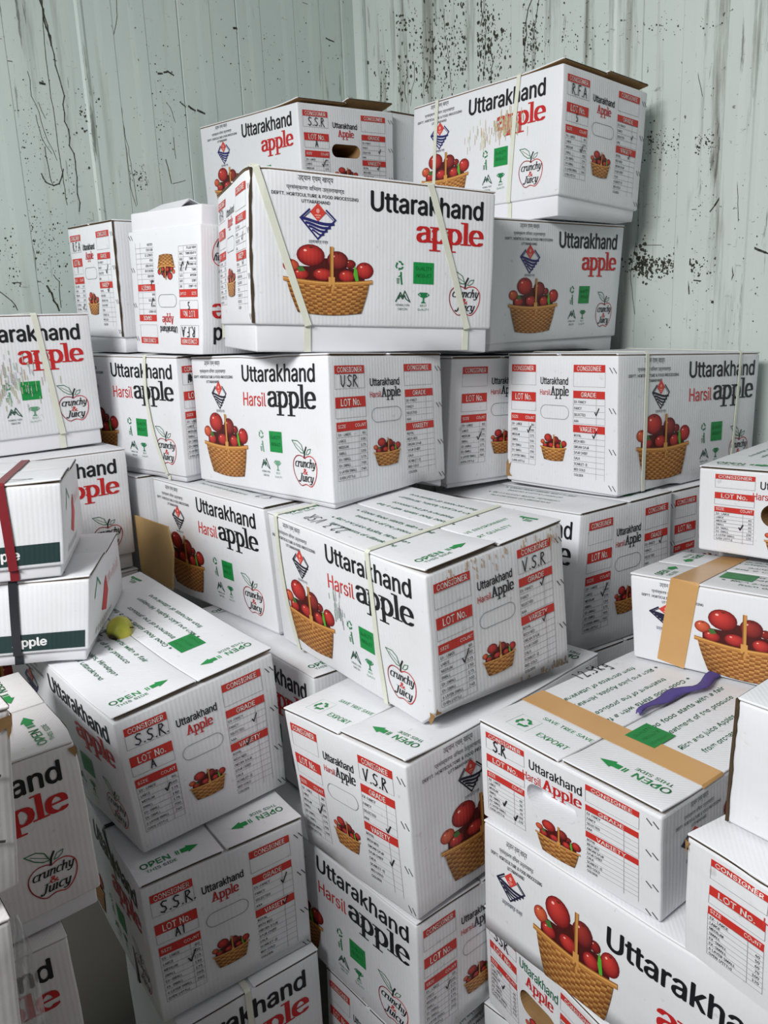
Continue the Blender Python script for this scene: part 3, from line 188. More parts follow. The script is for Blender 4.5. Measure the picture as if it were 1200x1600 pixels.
47: (249, ((235, 533, 71, -76, 14, -76, 178, 533),)),
39: (206, ((78, 318, 70, 509, 136, 509, 128, 318),)),
}

# ------------------------------------------------------------------ colours and materials
def lin(c):
    return tuple(((v / 255) / 12.92 if v <= 10 else (((v / 255) + 0.055) / 1.055) ** 2.4) for v in c)
WHITE = (222, 223, 226)
RED = (194, 50, 42); BLACK = (24, 25, 30); GREEN = (24, 138, 66); NAVY = (40, 42, 104)
GREY = (150, 152, 156); DKRED = (188, 36, 36); LINE = (165, 160, 162); INK = (30, 30, 36)
KRAFT = (150, 118, 80)

def mat(name, rough=0.6, spec=0.3):
    m = bpy.data.materials.new(name)
    m.use_nodes = True
    b = m.node_tree.nodes['Principled BSDF']
    b.inputs['Roughness'].default_value = rough
    b.inputs['Specular IOR Level'].default_value = spec
    return m, m.node_tree, b

def plain(name, rgb, rough=0.6, spec=0.3, noise=0.0, scale=30.0):
    m, t, b = mat(name, rough, spec)
    c = lin(rgb)
    if noise:
        tc = t.nodes.new('ShaderNodeTexCoord')
        n = t.nodes.new('ShaderNodeTexNoise'); n.inputs['Scale'].default_value = scale
        n.inputs['Detail'].default_value = 5
        r = t.nodes.new('ShaderNodeMixRGB')
        r.inputs[1].default_value = (c[0] * (1 - noise), c[1] * (1 - noise), c[2] * (1 - noise), 1)
        r.inputs[2].default_value = (min(1, c[0] * (1 + noise)), min(1, c[1] * (1 + noise)), min(1, c[2] * (1 + noise)), 1)
        t.links.new(tc.outputs['Object'], n.inputs['Vector'])
        t.links.new(n.outputs['Fac'], r.inputs[0])
        t.links.new(r.outputs[0], b.inputs['Base Color'])
    else:
        b.inputs['Base Color'].default_value = (*c, 1)
    return m

def card_material(name, tint=(1, 1, 1), dirt=0.10):
    """printed corrugated card: the print is a colour attribute, flutes are a fine bump"""
    m, t, b = mat(name, 0.5, 0.35)
    N, L = t.nodes, t.links
    at = N.new('ShaderNodeAttribute'); at.attribute_name = 'ink'
    cu = N.new('ShaderNodeAttribute'); cu.attribute_name = 'flute'
    tc = N.new('ShaderNodeTexCoord')
    n1 = N.new('ShaderNodeTexNoise'); n1.inputs['Scale'].default_value = 5.0; n1.inputs['Detail'].default_value = 6; n1.inputs['Roughness'].default_value = 0.65
    L.new(tc.outputs['Object'], n1.inputs['Vector'])
    r1 = N.new('ShaderNodeMapRange'); r1.inputs[1].default_value = 0.52; r1.inputs[2].default_value = 0.85
    r1.inputs[3].default_value = 0.0; r1.inputs[4].default_value = dirt * 3
    L.new(n1.outputs['Fac'], r1.inputs[0])
    mx = N.new('ShaderNodeMixRGB'); mx.blend_type = 'MULTIPLY'
    mx.inputs[2].default_value = (0.80, 0.77, 0.70, 1)
    L.new(r1.outputs[0], mx.inputs[0]); L.new(at.outputs['Color'], mx.inputs[1])
    n3 = N.new('ShaderNodeTexNoise'); n3.inputs['Scale'].default_value = 60.0; n3.inputs['Detail'].default_value = 3
    L.new(tc.outputs['Object'], n3.inputs['Vector'])
    r3 = N.new('ShaderNodeMapRange'); r3.inputs[1].default_value = 0.69; r3.inputs[2].default_value = 0.76
    r3.inputs[3].default_value = 0.0; r3.inputs[4].default_value = 0.35
    L.new(n3.outputs['Fac'], r3.inputs[0])
    mx2 = N.new('ShaderNodeMixRGB'); mx2.blend_type = 'MULTIPLY'; mx2.inputs[2].default_value = (0.5, 0.46, 0.4, 1)
    L.new(r3.outputs[0], mx2.inputs[0]); L.new(mx.outputs[0], mx2.inputs[1])
    mt = N.new('ShaderNodeMixRGB'); mt.blend_type = 'MULTIPLY'; mt.inputs[0].default_value = 1
    mt.inputs[2].default_value = (*tint, 1)
    L.new(mx2.outputs[0], mt.inputs[1])
    L.new(mt.outputs[0], b.inputs['Base Color'])
    mu = N.new('ShaderNodeMath'); mu.operation = 'MULTIPLY'; mu.inputs[1].default_value = 2 * math.pi / 0.0075
    L.new(cu.outputs['Fac'], mu.inputs[0])
    si = N.new('ShaderNodeMath'); si.operation = 'SINE'; L.new(mu.outputs[0], si.inputs[0])
    n2 = N.new('ShaderNodeTexNoise'); n2.inputs['Scale'].default_value = 14.0; n2.inputs['Detail'].default_value = 5
    L.new(tc.outputs['Object'], n2.inputs['Vector'])
    ad = N.new('ShaderNodeMath'); ad.operation = 'MULTIPLY_ADD'; ad.inputs[1].default_value = 26.0
    L.new(n2.outputs['Fac'], ad.inputs[0]); L.new(si.outputs[0], ad.inputs[2])
    bp = N.new('ShaderNodeBump'); bp.inputs['Strength'].default_value = 0.32; bp.inputs['Distance'].default_value = 0.00022
    L.new(ad.outputs[0], bp.inputs['Height']); L.new(bp.outputs[0], b.inputs['Normal'])
    return m

M_CARD = card_material('white_printed_card')
M_CARD_PINK = card_material('aged_printed_card', (0.98, 0.93, 0.90), 0.14)
M_TRAY = plain('white_card', (222, 222, 226), 0.6, 0.3, 0.04, 12)
M_KRAFT = plain('raw_brown_card', KRAFT, 0.85, 0.1, 0.25, 60)
M_KRAFT_DK = plain('dark_raw_card', (74, 62, 48), 0.9, 0.1, 0.4, 80)
M_SHEET = plain('brown_card_sheet', (176, 146, 100), 0.75, 0.15, 0.10, 18)
M_STRAP = plain('cream_plastic_strap', (214, 216, 200), 0.4, 0.5, 0.06, 40)
M_STRAP_RED = plain('maroon_plastic_strap', (120, 24, 34), 0.4, 0.5, 0.1, 40)
M_STRAP_BLK = plain('black_plastic_strap', (30, 32, 38), 0.4, 0.5, 0.1, 40)
M_TAPE = plain('brown_packing_tape', (196, 152, 96), 0.28, 0.5, 0.10, 20)
M_STAPLE = plain('steel_staple', (70, 68, 66), 0.35, 0.6)
M_PURPLE = plain('purple_packing_sheet', (88, 76, 138), 0.7, 0.2, 0.12, 30)

# ------------------------------------------------------------------ objects
def link_mesh(name, verts, faces, material, parent=None, ink=None, flute=None, smooth=False, inv=None):
    me = bpy.data.meshes.new(name)
    v = np.asarray(verts, dtype=float)
    if inv is not None:
        v = v @ inv[0].T + inv[1]
    me.from_pydata(v.tolist(), [], faces)
    if ink is not None:
        a = me.color_attributes.new('ink', 'FLOAT_COLOR', 'POINT')
        buf = np.ones((len(v), 4), dtype=np.float32)
        buf[:, :3] = ink
        a.data.foreach_set('color', buf.ravel())
    if flute is not None:
        f = me.attributes.new('flute', 'FLOAT', 'POINT')
        f.data.foreach_set('value', np.asarray(flute, dtype=np.float32))
    if smooth:
        me.polygons.foreach_set('use_smooth', [True] * len(me.polygons))
    me.materials.append(material)
    me.update()
    o = bpy.data.objects.new(name, me)
    COL.objects.link(o)
    if parent is not None:
        o.parent = parent
    return o

def thing(name, loc, rz, label, cat, group=None):
    o = bpy.data.objects.new(name, None)
    o.empty_display_size = 0.05
    COL.objects.link(o)
    o.location = loc; o.rotation_euler = (0, 0, rz)
    return tag(o, label, cat, group)

def tag(o, label, cat, group=None):
    o['label'] = label; o['category'] = cat
    if group:
        o['group'] = group
    return o

def structure(o):
    o['kind'] = 'structure'
    return o

def ray(px, py):
    return RIGHT * (px - 600) / F_PX - UP * (py - 800) / F_PX + FWD
ORIGIN = np.array([0, 0, EYE])
def at_height(px, py, z):
    d = ray(px, py)
    return ORIGIN + d * ((z - EYE) / d[2])

# ------------------------------------------------------------------ room
TH = math.radians(40.0)
WU = np.array([math.cos(TH), math.sin(TH), 0]); WV = np.array([-math.sin(TH), math.cos(TH), 0])
C_LEFT = 2.325                                    # the left wall: p.WV = C_LEFT, the right wall: p.WU = C_RIGHT
def on_wall(px, py, n, c):
    d = ray(px, py)
    return ORIGIN + d * ((c - ORIGIN @ n) / (d @ n))
_c = on_wall(562, 100, WV, C_LEFT)
C_RIGHT = float(_c @ WU)
CORNER = WU * C_RIGHT + WV * C_LEFT
ROOM_H = 3.0

def wall_material(name, base, streak):
    m, t, b = mat(name, 0.42, 0.4)
    N, L = t.nodes, t.links
    tc = N.new('ShaderNodeTexCoord')
    def noise(scale, mapping, detail=6, rough=0.6):
        mp = N.new('ShaderNodeMapping'); mp.inputs['Scale'].default_value = mapping
        L.new(tc.outputs['Object'], mp.inputs['Vector'])
        n = N.new('ShaderNodeTexNoise'); n.inputs['Scale'].default_value = scale
        n.inputs['Detail'].default_value = detail; n.inputs['Roughness'].default_value = rough
        L.new(mp.outputs[0], n.inputs['Vector'])
        return n.outputs['Fac']
    def ramp(src, lo, hi, out):
        r = N.new('ShaderNodeMapRange'); r.inputs[1].default_value = lo; r.inputs[2].default_value = hi
        r.inputs[3].default_value = 0; r.inputs[4].default_value = out
        L.new(src, r.inputs[0]); return r.outputs[0]
    def mult(a, bb):
        k = N.new('ShaderNodeMath'); k.operation = 'MULTIPLY'; L.new(a, k.inputs[0]); L.new(bb, k.inputs[1]); return k.outputs[0]
    cur = None
    def layer(fac, rgb):
        nonlocal cur
        k = N.new('ShaderNodeMixRGB'); k.inputs[2].default_value = (*lin(rgb), 1)
        if cur is None:
            k.inputs[1].default_value = (*lin(base), 1)
        else:
            L.new(cur, k.inputs[1])
        L.new(fac, k.inputs[0]); cur = k.outputs[0]
    layer(ramp(noise(2.2, (1, 1, 0.5)), 0.40, 0.75, 0.45), tuple(v - 14 for v in base))
    layer(ramp(noise(9, (1, 1, 0.25)), 0.52, 0.80, 0.45), (206, 211, 203))
    patches = ramp(noise(1.6, (1, 1, 0.6), 3), 0.40, 0.58, 1.0)
    layer(mult(ramp(noise(16, (1, 1, 0.06), 8, 0.7), 0.53, 0.64, streak), patches), (104, 102, 88))
    layer(mult(ramp(noise(42, (1, 1, 0.10), 6, 0.65), 0.62, 0.67, 0.70), patches), (70, 68, 60))
    layer(ramp(noise(70, (1, 1, 0.8), 4, 0.6), 0.685, 0.72, 0.8), (54, 52, 46))
    layer(mult(ramp(noise(26, (1, 1, 2.5), 6, 0.7), 0.64, 0.70, 0.8), patches), (70, 62, 48))
    L.new(cur, b.inputs['Base Color'])
    bp = N.new('ShaderNodeBump'); bp.inputs['Strength'].default_value = 0.25; bp.inputs['Distance'].default_value = 0.004
    L.new(noise(3.5, (1, 1, 0.4)), bp.inputs['Height']); L.new(bp.outputs[0], b.inputs['Normal'])
    return m
M_WALL_L = wall_material('scratched_paint_left', (190, 202, 197), 0.38)
M_WALL_R = wall_material('scratched_paint_right', (199, 208, 203), 0.70)
M_MARK = plain('dark_scrape', (74, 74, 66), 0.8, 0.1, 0.3, 90)
M_RUST = plain('brown_scrape', (104, 90, 66), 0.8, 0.1, 0.3, 90)

def wall_mesh(name, n, c, d, length, seams, material, marks):
    """pressed metal sheet with upright seams; marks = scraped lines lying on the sheet, in its own mesh"""
    prof = [(0.0, 0.0)]
    for x, kind in sorted(seams):
        if kind == 'v':
            prof += [(x - 0.003, 0), (x - 0.001, -0.004), (x + 0.001, -0.004), (x + 0.003, 0)]
        elif kind == 's':
            prof += [(x - 0.004, 0), (x - 0.001, 0.0016), (x + 0.030, 0.0012), (x + 0.045, 0)]
        else:
            prof += [(x - 0.012, 0), (x - 0.005, 0.0035), (x + 0.005, 0.0035), (x + 0.012, 0)]
    prof.append((length, 0.0))
    prof += [(length, -0.06), (0.0, -0.06)]
    vs, fs = [], []
    k = len(prof)
    for z in (0.0, ROOM_H):
        for x, h in prof:
            p = CORNER + d * x - n * h
            vs.append((p[0], p[1], z))
    for i in range(k):
        j = (i + 1) % k
        fs.append((i, j, k + j, k + i))
    nf = len(fs)
    # scrapes
    for pts, w in marks:
        P = [on_wall(px, py, n, c) - n * 0.0005 for px, py in pts]
        if w == 0:
            fs.append(tuple(range(len(vs), len(vs) + len(P)))); vs += [tuple(q) for q in P]
            continue
        for a, b in zip(P[:-1], P[1:]):
            e = b - a; e /= np.linalg.norm(e) + 1e-9
            s = np.cross(e, n) * w * 0.27
            i0 = len(vs)
            for q in (a - s - e * w * .4, a + s - e * w * .4, b + s * .8 + e * w * .4, b - s * .8 + e * w * .4):
                vs.append(tuple(q))
            fs.append((i0, i0 + 1, i0 + 2, i0 + 3))
    o = link_mesh(name, vs, fs, material)
    o.data.materials.append(M_MARK)
    for i, p in enumerate(o.data.polygons):
        if i >= nf:
            p.material_index = 1
    return structure(o)

rng = random.Random(11)
def spots(x0, y0, x1, y1, n, size=0.004, tall=1.5):
    """irregular chips and specks, thicker in the middle of the patch"""
    out = []
    for _ in range(n):
        x = rng.gauss((x0 + x1) / 2, (x1 - x0) / 3.4); y = rng.gauss((y0 + y1) / 2, (y1 - y0) / 4)
        r = size * 320 * rng.choice((.35, .5, .6, .8, 1.2)); k = rng.randint(5, 7)
        a0 = rng.uniform(0, 6)
        out.append(([(x + r * rng.uniform(.4, 1.1) * math.cos(a0 + 6.283 * i / k), y + r * rng.uniform(.5, 1.0) * (1 + .12 * tall) * math.sin(a0 + 6.283 * i / k)) for i in range(k)], 0))
    return out
def wig(pts, w, j=1.2):
    out = [pts[0]]
    for a, b in zip(pts[:-1], pts[1:]):
        n = max(2, int(math.hypot(b[0] - a[0], b[1] - a[1]) / 12))
        for i in range(1, n + 1):
            out.append((a[0] + (b[0] - a[0]) * i / n + rng.uniform(-j, j), a[1] + (b[1] - a[1]) * i / n))
    return (out, w)

def seam_x(px, py, n, c, d):
    return float((on_wall(px, py, n, c) - CORNER) @ d)
LS = [(2, 40, 's'), (121, 0, 'r'), (170, 0, 's'), (221, 0, 's'), (275, 0, 'v'), (324, 0, 's'), (367, 0, 'v'), (403, 0, 's'), (456, 0, 's'), (496, 0, 's')]
RS = [(606, 20, 's'), (675, 20, 'v'), (730, 20, 's'), (800, 20, 's'), (860, 20, 's'), (917, 20, 'v'), (958, 20, 'r'), (1006, 50, 'v'), (1070, 50, 's'), (1140, 50, 's'), (1194, 30, 'r')]
marks_l = [wig([(64, 0), (72, 40), (84, 85), (92, 120), (99, 150), (103, 190), (113, 240), (122, 290), (126, 330)], .006, 2.5),
           wig([(66, 0), (70, 80), (78, 140), (88, 210), (96, 260), (104, 320)], .0035, 1.0),
           wig([(62, 0), (70, 30), (80, 70)], .009, 2), wig([(43, 112), (50, 150), (60, 175), (75, 220), (88, 250)], .003, 1.5),
           wig([(56, 180), (66, 215), (80, 240)], .003, 1.5), wig([(70, 230), (78, 275), (82, 288)], .004, 1),
           wig([(65, 272), (72, 285), (84, 290), (93, 287), (98, 265)], .006, 1.2), wig([(60, 160), (70, 185)], .003),
           wig([(182, 0), (183, 25), (176, 62), (180, 110), (190, 170), (196, 225), (204, 290), (212, 322)], .003, .8),
           wig([(180, 110), (187, 160), (192, 190), (194, 212)], .005, 1), wig([(186, 165), (200, 230), (215, 320)], .0025, .8),
           wig([(260, 160), (270, 175), (273, 190)], .003), wig([(259, 250), (268, 286)], .005, .8), wig([(270, 287), (290, 282)], .003),
           wig([(271, 215), (275, 248)], .003, .6), wig([(220, 127), (224, 145), (228, 158)], .006, 1), wig([(222, 152), (231, 158)], .011, .5),
           wig([(248, 115), (252, 115)], .010, .4), wig([(257, 113), (262, 112), (270, 117)], .009, .5), wig([(282, 160), (290, 166)], .007),
           wig([(296, 167), (303, 172)], .012, .5), wig([(310, 173), (318, 177)], .012, .5), wig([(366, 44), (368, 44)], .012, .3),
           wig([(398, 40), (405, 34), (406, 46)], .008, .5), wig([(510, 60), (521, 65)], .008), wig([(473, 4), (495, 12)], .003),
           wig([(404, 120), (409, 160)], .004), wig([(545, 0), (547, 60), (551, 110), (555, 162)], .007, .8),
           wig([(1, 93), (18, 96)], .004), wig([(64, 130), (68, 131)], .012, .3), wig([(20, 442), (62, 440)], .005, 1.5), wig([(0, 456), (18, 470), (28, 484)], .005, 1.2),
           wig([(74, 448), (86, 470), (92, 484)], .010, 2), wig([(84, 430), (92, 440), (94, 480)], .004, 1.5), wig([(0, 12), (14, 120), (40, 340), (55, 400), (58, 470)], .002, .5)]
marks_l += spots(205, 255, 245, 300, 120, .004, 4) + spots(10, 100, 110, 330, 200, .0035) + spots(0, 300, 110, 480, 320, .0045, 3) + spots(120, 130, 160, 230, 70, .006, 2) + spots(205, 60, 300, 280, 120, .0035) + spots(310, 20, 540, 150, 130, .0035) + spots(95, 230, 125, 330, 30, .003, 4)
marks_r = [wig([(810, 0), (812, 30), (815, 36), (822, 36), (826, 15), (831, 0)], .007, 1.5), wig([(814, 36), (815, 80), (813, 115)], .004, 1.5), wig([(842, 0), (838, 30), (834, 60)], .005, 2),
           wig([(697, 62), (701, 90), (706, 140)], .004, .8), wig([(694, 15), (695, 50)], .004), wig([(672, 30), (674, 60)], .004), wig([(822, 38), (821, 70), (820, 110)], .006, 2),
           wig([(756, 0), (758, 60), (755, 125)], .004, 2.5), wig([(740, 30), (742, 130)], .004, 2.5), wig([(768, 60), (770, 120)], .006, 3), wig([(729, 35), (731, 70)], .004, 2),
           wig([(752, 0), (753, 40)], .006, 2), wig([(636, 105), (634, 160)], .005, 3), wig([(648, 100), (643, 165)], .004, 2), wig([(671, 105), (668, 145)], .008, 3),
           wig([(1155, 14), (1163, 6)], .006, .5), wig([(1073, 65), (1090, 110), (1098, 150)], .003, .8), wig([(1151, 190), (1152, 270), (1154, 345)], .003, .5),
           wig([(1158, 0), (1154, 105)], .002, .4), wig([(1117, 320), (1145, 285)], .006, 1.5), wig([(1060, 329), (1088, 327)], .003, .5), wig([(1128, 320), (1150, 318)], .003, .5), wig([(1110, 330), (1125, 310)], .006, 1),
           wig([(994, 380), (985, 430), (992, 490)], .003, .6), wig([(1139, 395), (1132, 440), (1122, 468)], .004, 1.5), wig([(1144, 398), (1145, 430), (1136, 470)], .005, 1.5), wig([(1120, 470), (1138, 535)], .003, .6),
           wig([(1075, 440), (1077, 458)], .007, .6), wig([(1085, 438), (1094, 439)], .006), wig([(1180, 388), (1196, 394)], .010, 2), wig([(1195, 395), (1200, 396)], .006), wig([(1114, 472), (1118, 473)], .012, .5),
           wig([(1008, 383), (1034, 383)], .003), wig([(1065, 340), (1055, 380)], .003), wig([(1070, 350), (1062, 378)], .002), wig([(1180, 340), (1170, 470), (1163, 540)], .002, .5), wig([(1198, 60), (1197, 78)], .008)]
marks_r += spots(985, 400, 1105, 435, 320, .0075, 1.6) + spots(992, 385, 1012, 440, 90, .010, 1.6) + spots(1118, 395, 1140, 420, 60, .007) + spots(1060, 205, 1115, 240, 110, .0055) + spots(1000, 195, 1060, 260, 110, .005) + spots(1000, 20, 1130, 60, 70, .005) + spots(600, 20, 660, 60, 70, .006) + spots(585, 80, 640, 165, 90, .006, 7) + spots(660, 0, 800, 150, 380, .0055, 9) + spots(640, 40, 720, 170, 160, .005, 10) + spots(800, 0, 850, 120, 120, .006, 9) + spots(730, 0, 780, 140, 160, .006, 12) + spots(1000, 160, 1200, 540, 300, .0035, 3) + spots(800, 10, 960, 110, 160, .0045, 3)
wall_mesh('wall_left', WV, C_LEFT, -WU, 4.2, [(seam_x(x, y, WV, C_LEFT, -WU), k) for x, y, k in LS], M_WALL_L, marks_l)
wall_mesh('wall_right', WU, C_RIGHT, -WV, 4.4, [(seam_x(x, y, WU, C_RIGHT, -WV), k) for x, y, k in RS], M_WALL_R, marks_r)

# corner flashing: a folded strip where the two sheets meet
def corner_trim():
    a, b = 0.075, 0.022
    pr = [CORNER - WU * a - WV * 0.002, CORNER - WU * a - WV * 0.010, CORNER - WU * (a - .012) - WV * 0.012,
          CORNER - WU * 0.030 - WV * 0.012, CORNER - WU * 0.012 - WV * 0.030, CORNER - WU * 0.012 - WV * b - WV * .02, CORNER - WU * 0.002 - WV * (b + .02), CORNER - WU * .001 - WV * .001]
    vs = [(p[0], p[1], z) for z in (0, ROOM_H) for p in pr]
    k = len(pr)
    fs = [(i, (i + 1) % k, k + (i + 1) % k, k + i) for i in range(k)]
    structure(link_mesh('trim_1', vs, fs, M_WALL_L))
corner_trim()

fm, ft, fb = mat('stained_concrete', 0.8, 0.2)
fn = ft.nodes.new('ShaderNodeTexNoise'); fn.inputs['Scale'].default_value = 6; fn.inputs['Detail'].default_value = 8
fr = ft.nodes.new('ShaderNodeValToRGB')
fr.color_ramp.elements[0].color = (*lin((66, 64, 60)), 1); fr.color_ramp.elements[1].color = (*lin((120, 117, 110)), 1)
ft.links.new(fn.outputs['Fac'], fr.inputs[0]); ft.links.new(fr.outputs[0], fb.inputs['Base Color'])
_fl = [CORNER + WU * .06 + WV * .06, CORNER + WU * .06 - WV * 4.4, CORNER - WU * 4.2 - WV * 4.4, CORNER - WU * 4.2 + WV * .06]
structure(link_mesh('floor', [(p[0], p[1], z) for z in (0.0, -0.08) for p in _fl],
                    [(3, 2, 1, 0), (4, 5, 6, 7), (0, 1, 5, 4), (1, 2, 6, 5), (2, 3, 7, 6), (3, 0, 4, 7)], fm))
# ------------------------------------------------------------------ lettering (outlines kept as points)
GL = {}
def load_glyphs():
    for code, (adv, loops) in GLYPH_POINTS.items():
        GL[chr(code)] = (adv / 1000, [[(l[k] / 1000, l[k + 1] / 1000) for k in range(0, len(l), 2)] for l in loops])
load_glyphs()
_gc = {}
def glyph(ch, lod):
    """(advance, points, triangles); lod 0 full .. 2 coarse"""
    k = (ch, lod)
    if k not in _gc:
        adv, loops = GL[ch]
        pts, tris, left = [], [], list(range(len(loops)))
        box = [(min(x for x, y in l), min(y for x, y in l), max(x for x, y in l), max(y for x, y in l)) for l in loops]
        def within(i, j):
            return i != j and box[j][0] < box[i][0] and box[j][1] < box[i][1] and box[j][2] > box[i][2] and box[j][3] > box[i][3]
        holes = {i: [j for j in left if within(i, j)] for i in left}
        for i in left:
            if holes[i]:
                continue
            grp = [loops[i]] + [loops[j] for j in left if i in holes[j]]
            if lod == 2:
                grp = [l[::2] if len(l) > 30 else l for l in grp]
            n0 = len(pts)
            pts += [p for l in grp for p in l]
            tris += [tuple(n0 + q for q in t) for t in tessellate_polygon([[Vector((x, y, 0)) for x, y in l] for l in grp])]
        _gc[k] = (adv, np.array(pts), tris)
    return _gc[k]

# bold book-face and brush italic letters drawn with a broad pen: strokes = lists of points
def arc(cx, cy, rx, ry, a0, a1, n=10):
    return [(cx + rx * math.cos(math.radians(a0 + (a1 - a0) * i / n)), cy + ry * math.sin(math.radians(a0 + (a1 - a0) * i / n))) for i in range(n + 1)]
PEN = {
 'a': (.62, [arc(.27, .66, .22, .27, 165, 0) + [(.49, .12), (.56, .05), (.64, .08)], arc(.26, .27, .20, .25, 80, 280), [(.28, .53), (.48, .58)], [(.28, .02), (.48, .16)]]),
 'p': (.72, [[(.04, .93), (.17, .93), (.17, -.45)], [(.02, -.47), (.34, -.47)], arc(.36, .47, .27, .46, 150, -150)]),
 'l': (.36, [[(.03, 1.36), (.17, 1.36), (.17, .04)], [(.02, .03), (.33, .03)]]),
 'e': (.64, [[(.10, .50), (.55, .52)] + arc(.31, .55, .25, .40, 0, 180) + arc(.33, .42, .27, .40, 180, 320)]),
 'A': (.86, [[(.12, .03), (.40, 1.30), (.68, .03)], [(.22, .42), (.58, .42)], [(.0, .03), (.24, .03)], [(.54, .03), (.84, .03)]]),
 'c': (.5, [arc(.30, .5, .24, .46, 50, 300)]),
 'r': (.46, [[(.02, .9), (.12, .95), (.12, .0)], [(.13, .6), (.25, .88), (.40, .92), (.42, .80)], [(.04, .02), (.22, .02)]]),
 'u': (.60, [[(.02, .92), (.11, .95), (.11, .25), (.2, .03), (.34, .08), (.45, .3)], [(.45, .95), (.45, .06), (.56, .06)]]),
 'n': (.60, [[(.02, .9), (.11, .95), (.11, .0)], [(.11, .62), (.27, .93), (.42, .88), (.45, .65), (.45, .06), (.56, .06)]]),
 'h': (.60, [[(.02, 1.42), (.11, 1.45), (.11, .0)], [(.11, .62), (.27, .93), (.42, .88), (.45, .65), (.45, .06), (.56, .06)]]),
 'y': (.58, [[(.02, .92), (.12, .95), (.14, .3), (.25, .05), (.42, .2)], [(.47, .95), (.45, .1), (.36, -.3), (.18, -.42), (.05, -.3)]]),
 'J': (.58, [[(.20, 1.38), (.52, 1.38)], [(.38, 1.38), (.36, .15), (.22, -.12), (.04, -.02), (.06, .14)]]),
 'i': (.30, [[(.02, .9), (.11, .95), (.11, .05), (.22, .06)], [(.10, 1.25), (.13, 1.30)]]),
 '&': (.80, [[(.72, .1), (.55, .25), (.30, .75), (.22, 1.05), (.35, 1.25), (.50, 1.1), (.42, .85), (.15, .55), (.08, .28), (.20, .02), (.42, .05), (.60, .35), (.72, .62)]]),
}
HAND = {
 'S': [[(.8, .92), (.45, 1), (.2, .82), (.32, .58), (.62, .45), (.7, .2), (.42, 0), (.08, .12)]],
 'R': [[(.12, 0), (.2, 1), (.55, .98), (.66, .76), (.28, .52), (.8, -.05)]],
 'F': [[(.2, 0), (.22, 1), (.75, 1.02)], [(.2, .52), (.6, .56)]],
 'A': [[(.02, 0), (.4, 1), (.72, -.02)], [(.15, .36), (.62, .40)]],
 'V': [[(.02, .95), (.3, .0), (.75, 1.1)]], 'U': [[(.05, 1), (.1, .25), (.35, 0), (.6, .3), (.66, 1)]],
 '.': [[(.12, .02), (.2, .06)]], '1': [[(.2, .9), (.35, 1), (.3, 0)]], '2': [[(.05, .8), (.3, 1), (.55, .8), (.05, 0), (.65, .03)]],
 '3': [[(.1, .95), (.45, 1), (.25, .55), (.55, .3), (.1, 0)]], '5': [[(.6, 1), (.2, 1), (.15, .6), (.5, .5), (.5, .1), (.1, 0)]],
 '4': [[(.35, 1), (.05, .4), (.65, .4)], [(.45, .7), (.42, 0)]],
 'k': [[(.1, 1.1), (.1, 0)], [(.5, .6), (.12, .3), (.55, 0)]], 'g': [[(.5, .6), (.2, .6), (.15, .2), (.5, .2), (.5, .6), (.48, -.4), (.1, -.3)]],
 'E': [[(.6, 1), (.1, 1), (.1, 0), (.65, 0)], [(.1, .5), (.5, .5)]], '-': [[(.1, .45), (.5, .5)]],
 '/': [[(.0, .0), (.9, 1.1)]], '~': [[(0, .4), (.28, 0), (1.0, 1.0)]], '=': [[(0, .2), (.3, .05), (1, .3)]], '#': [[(.1, 0), (.2, .9), (.5, .1), (.4, 1), (.7, .2), (.6, .9), (.15, .3), (.8, .6)]],
}

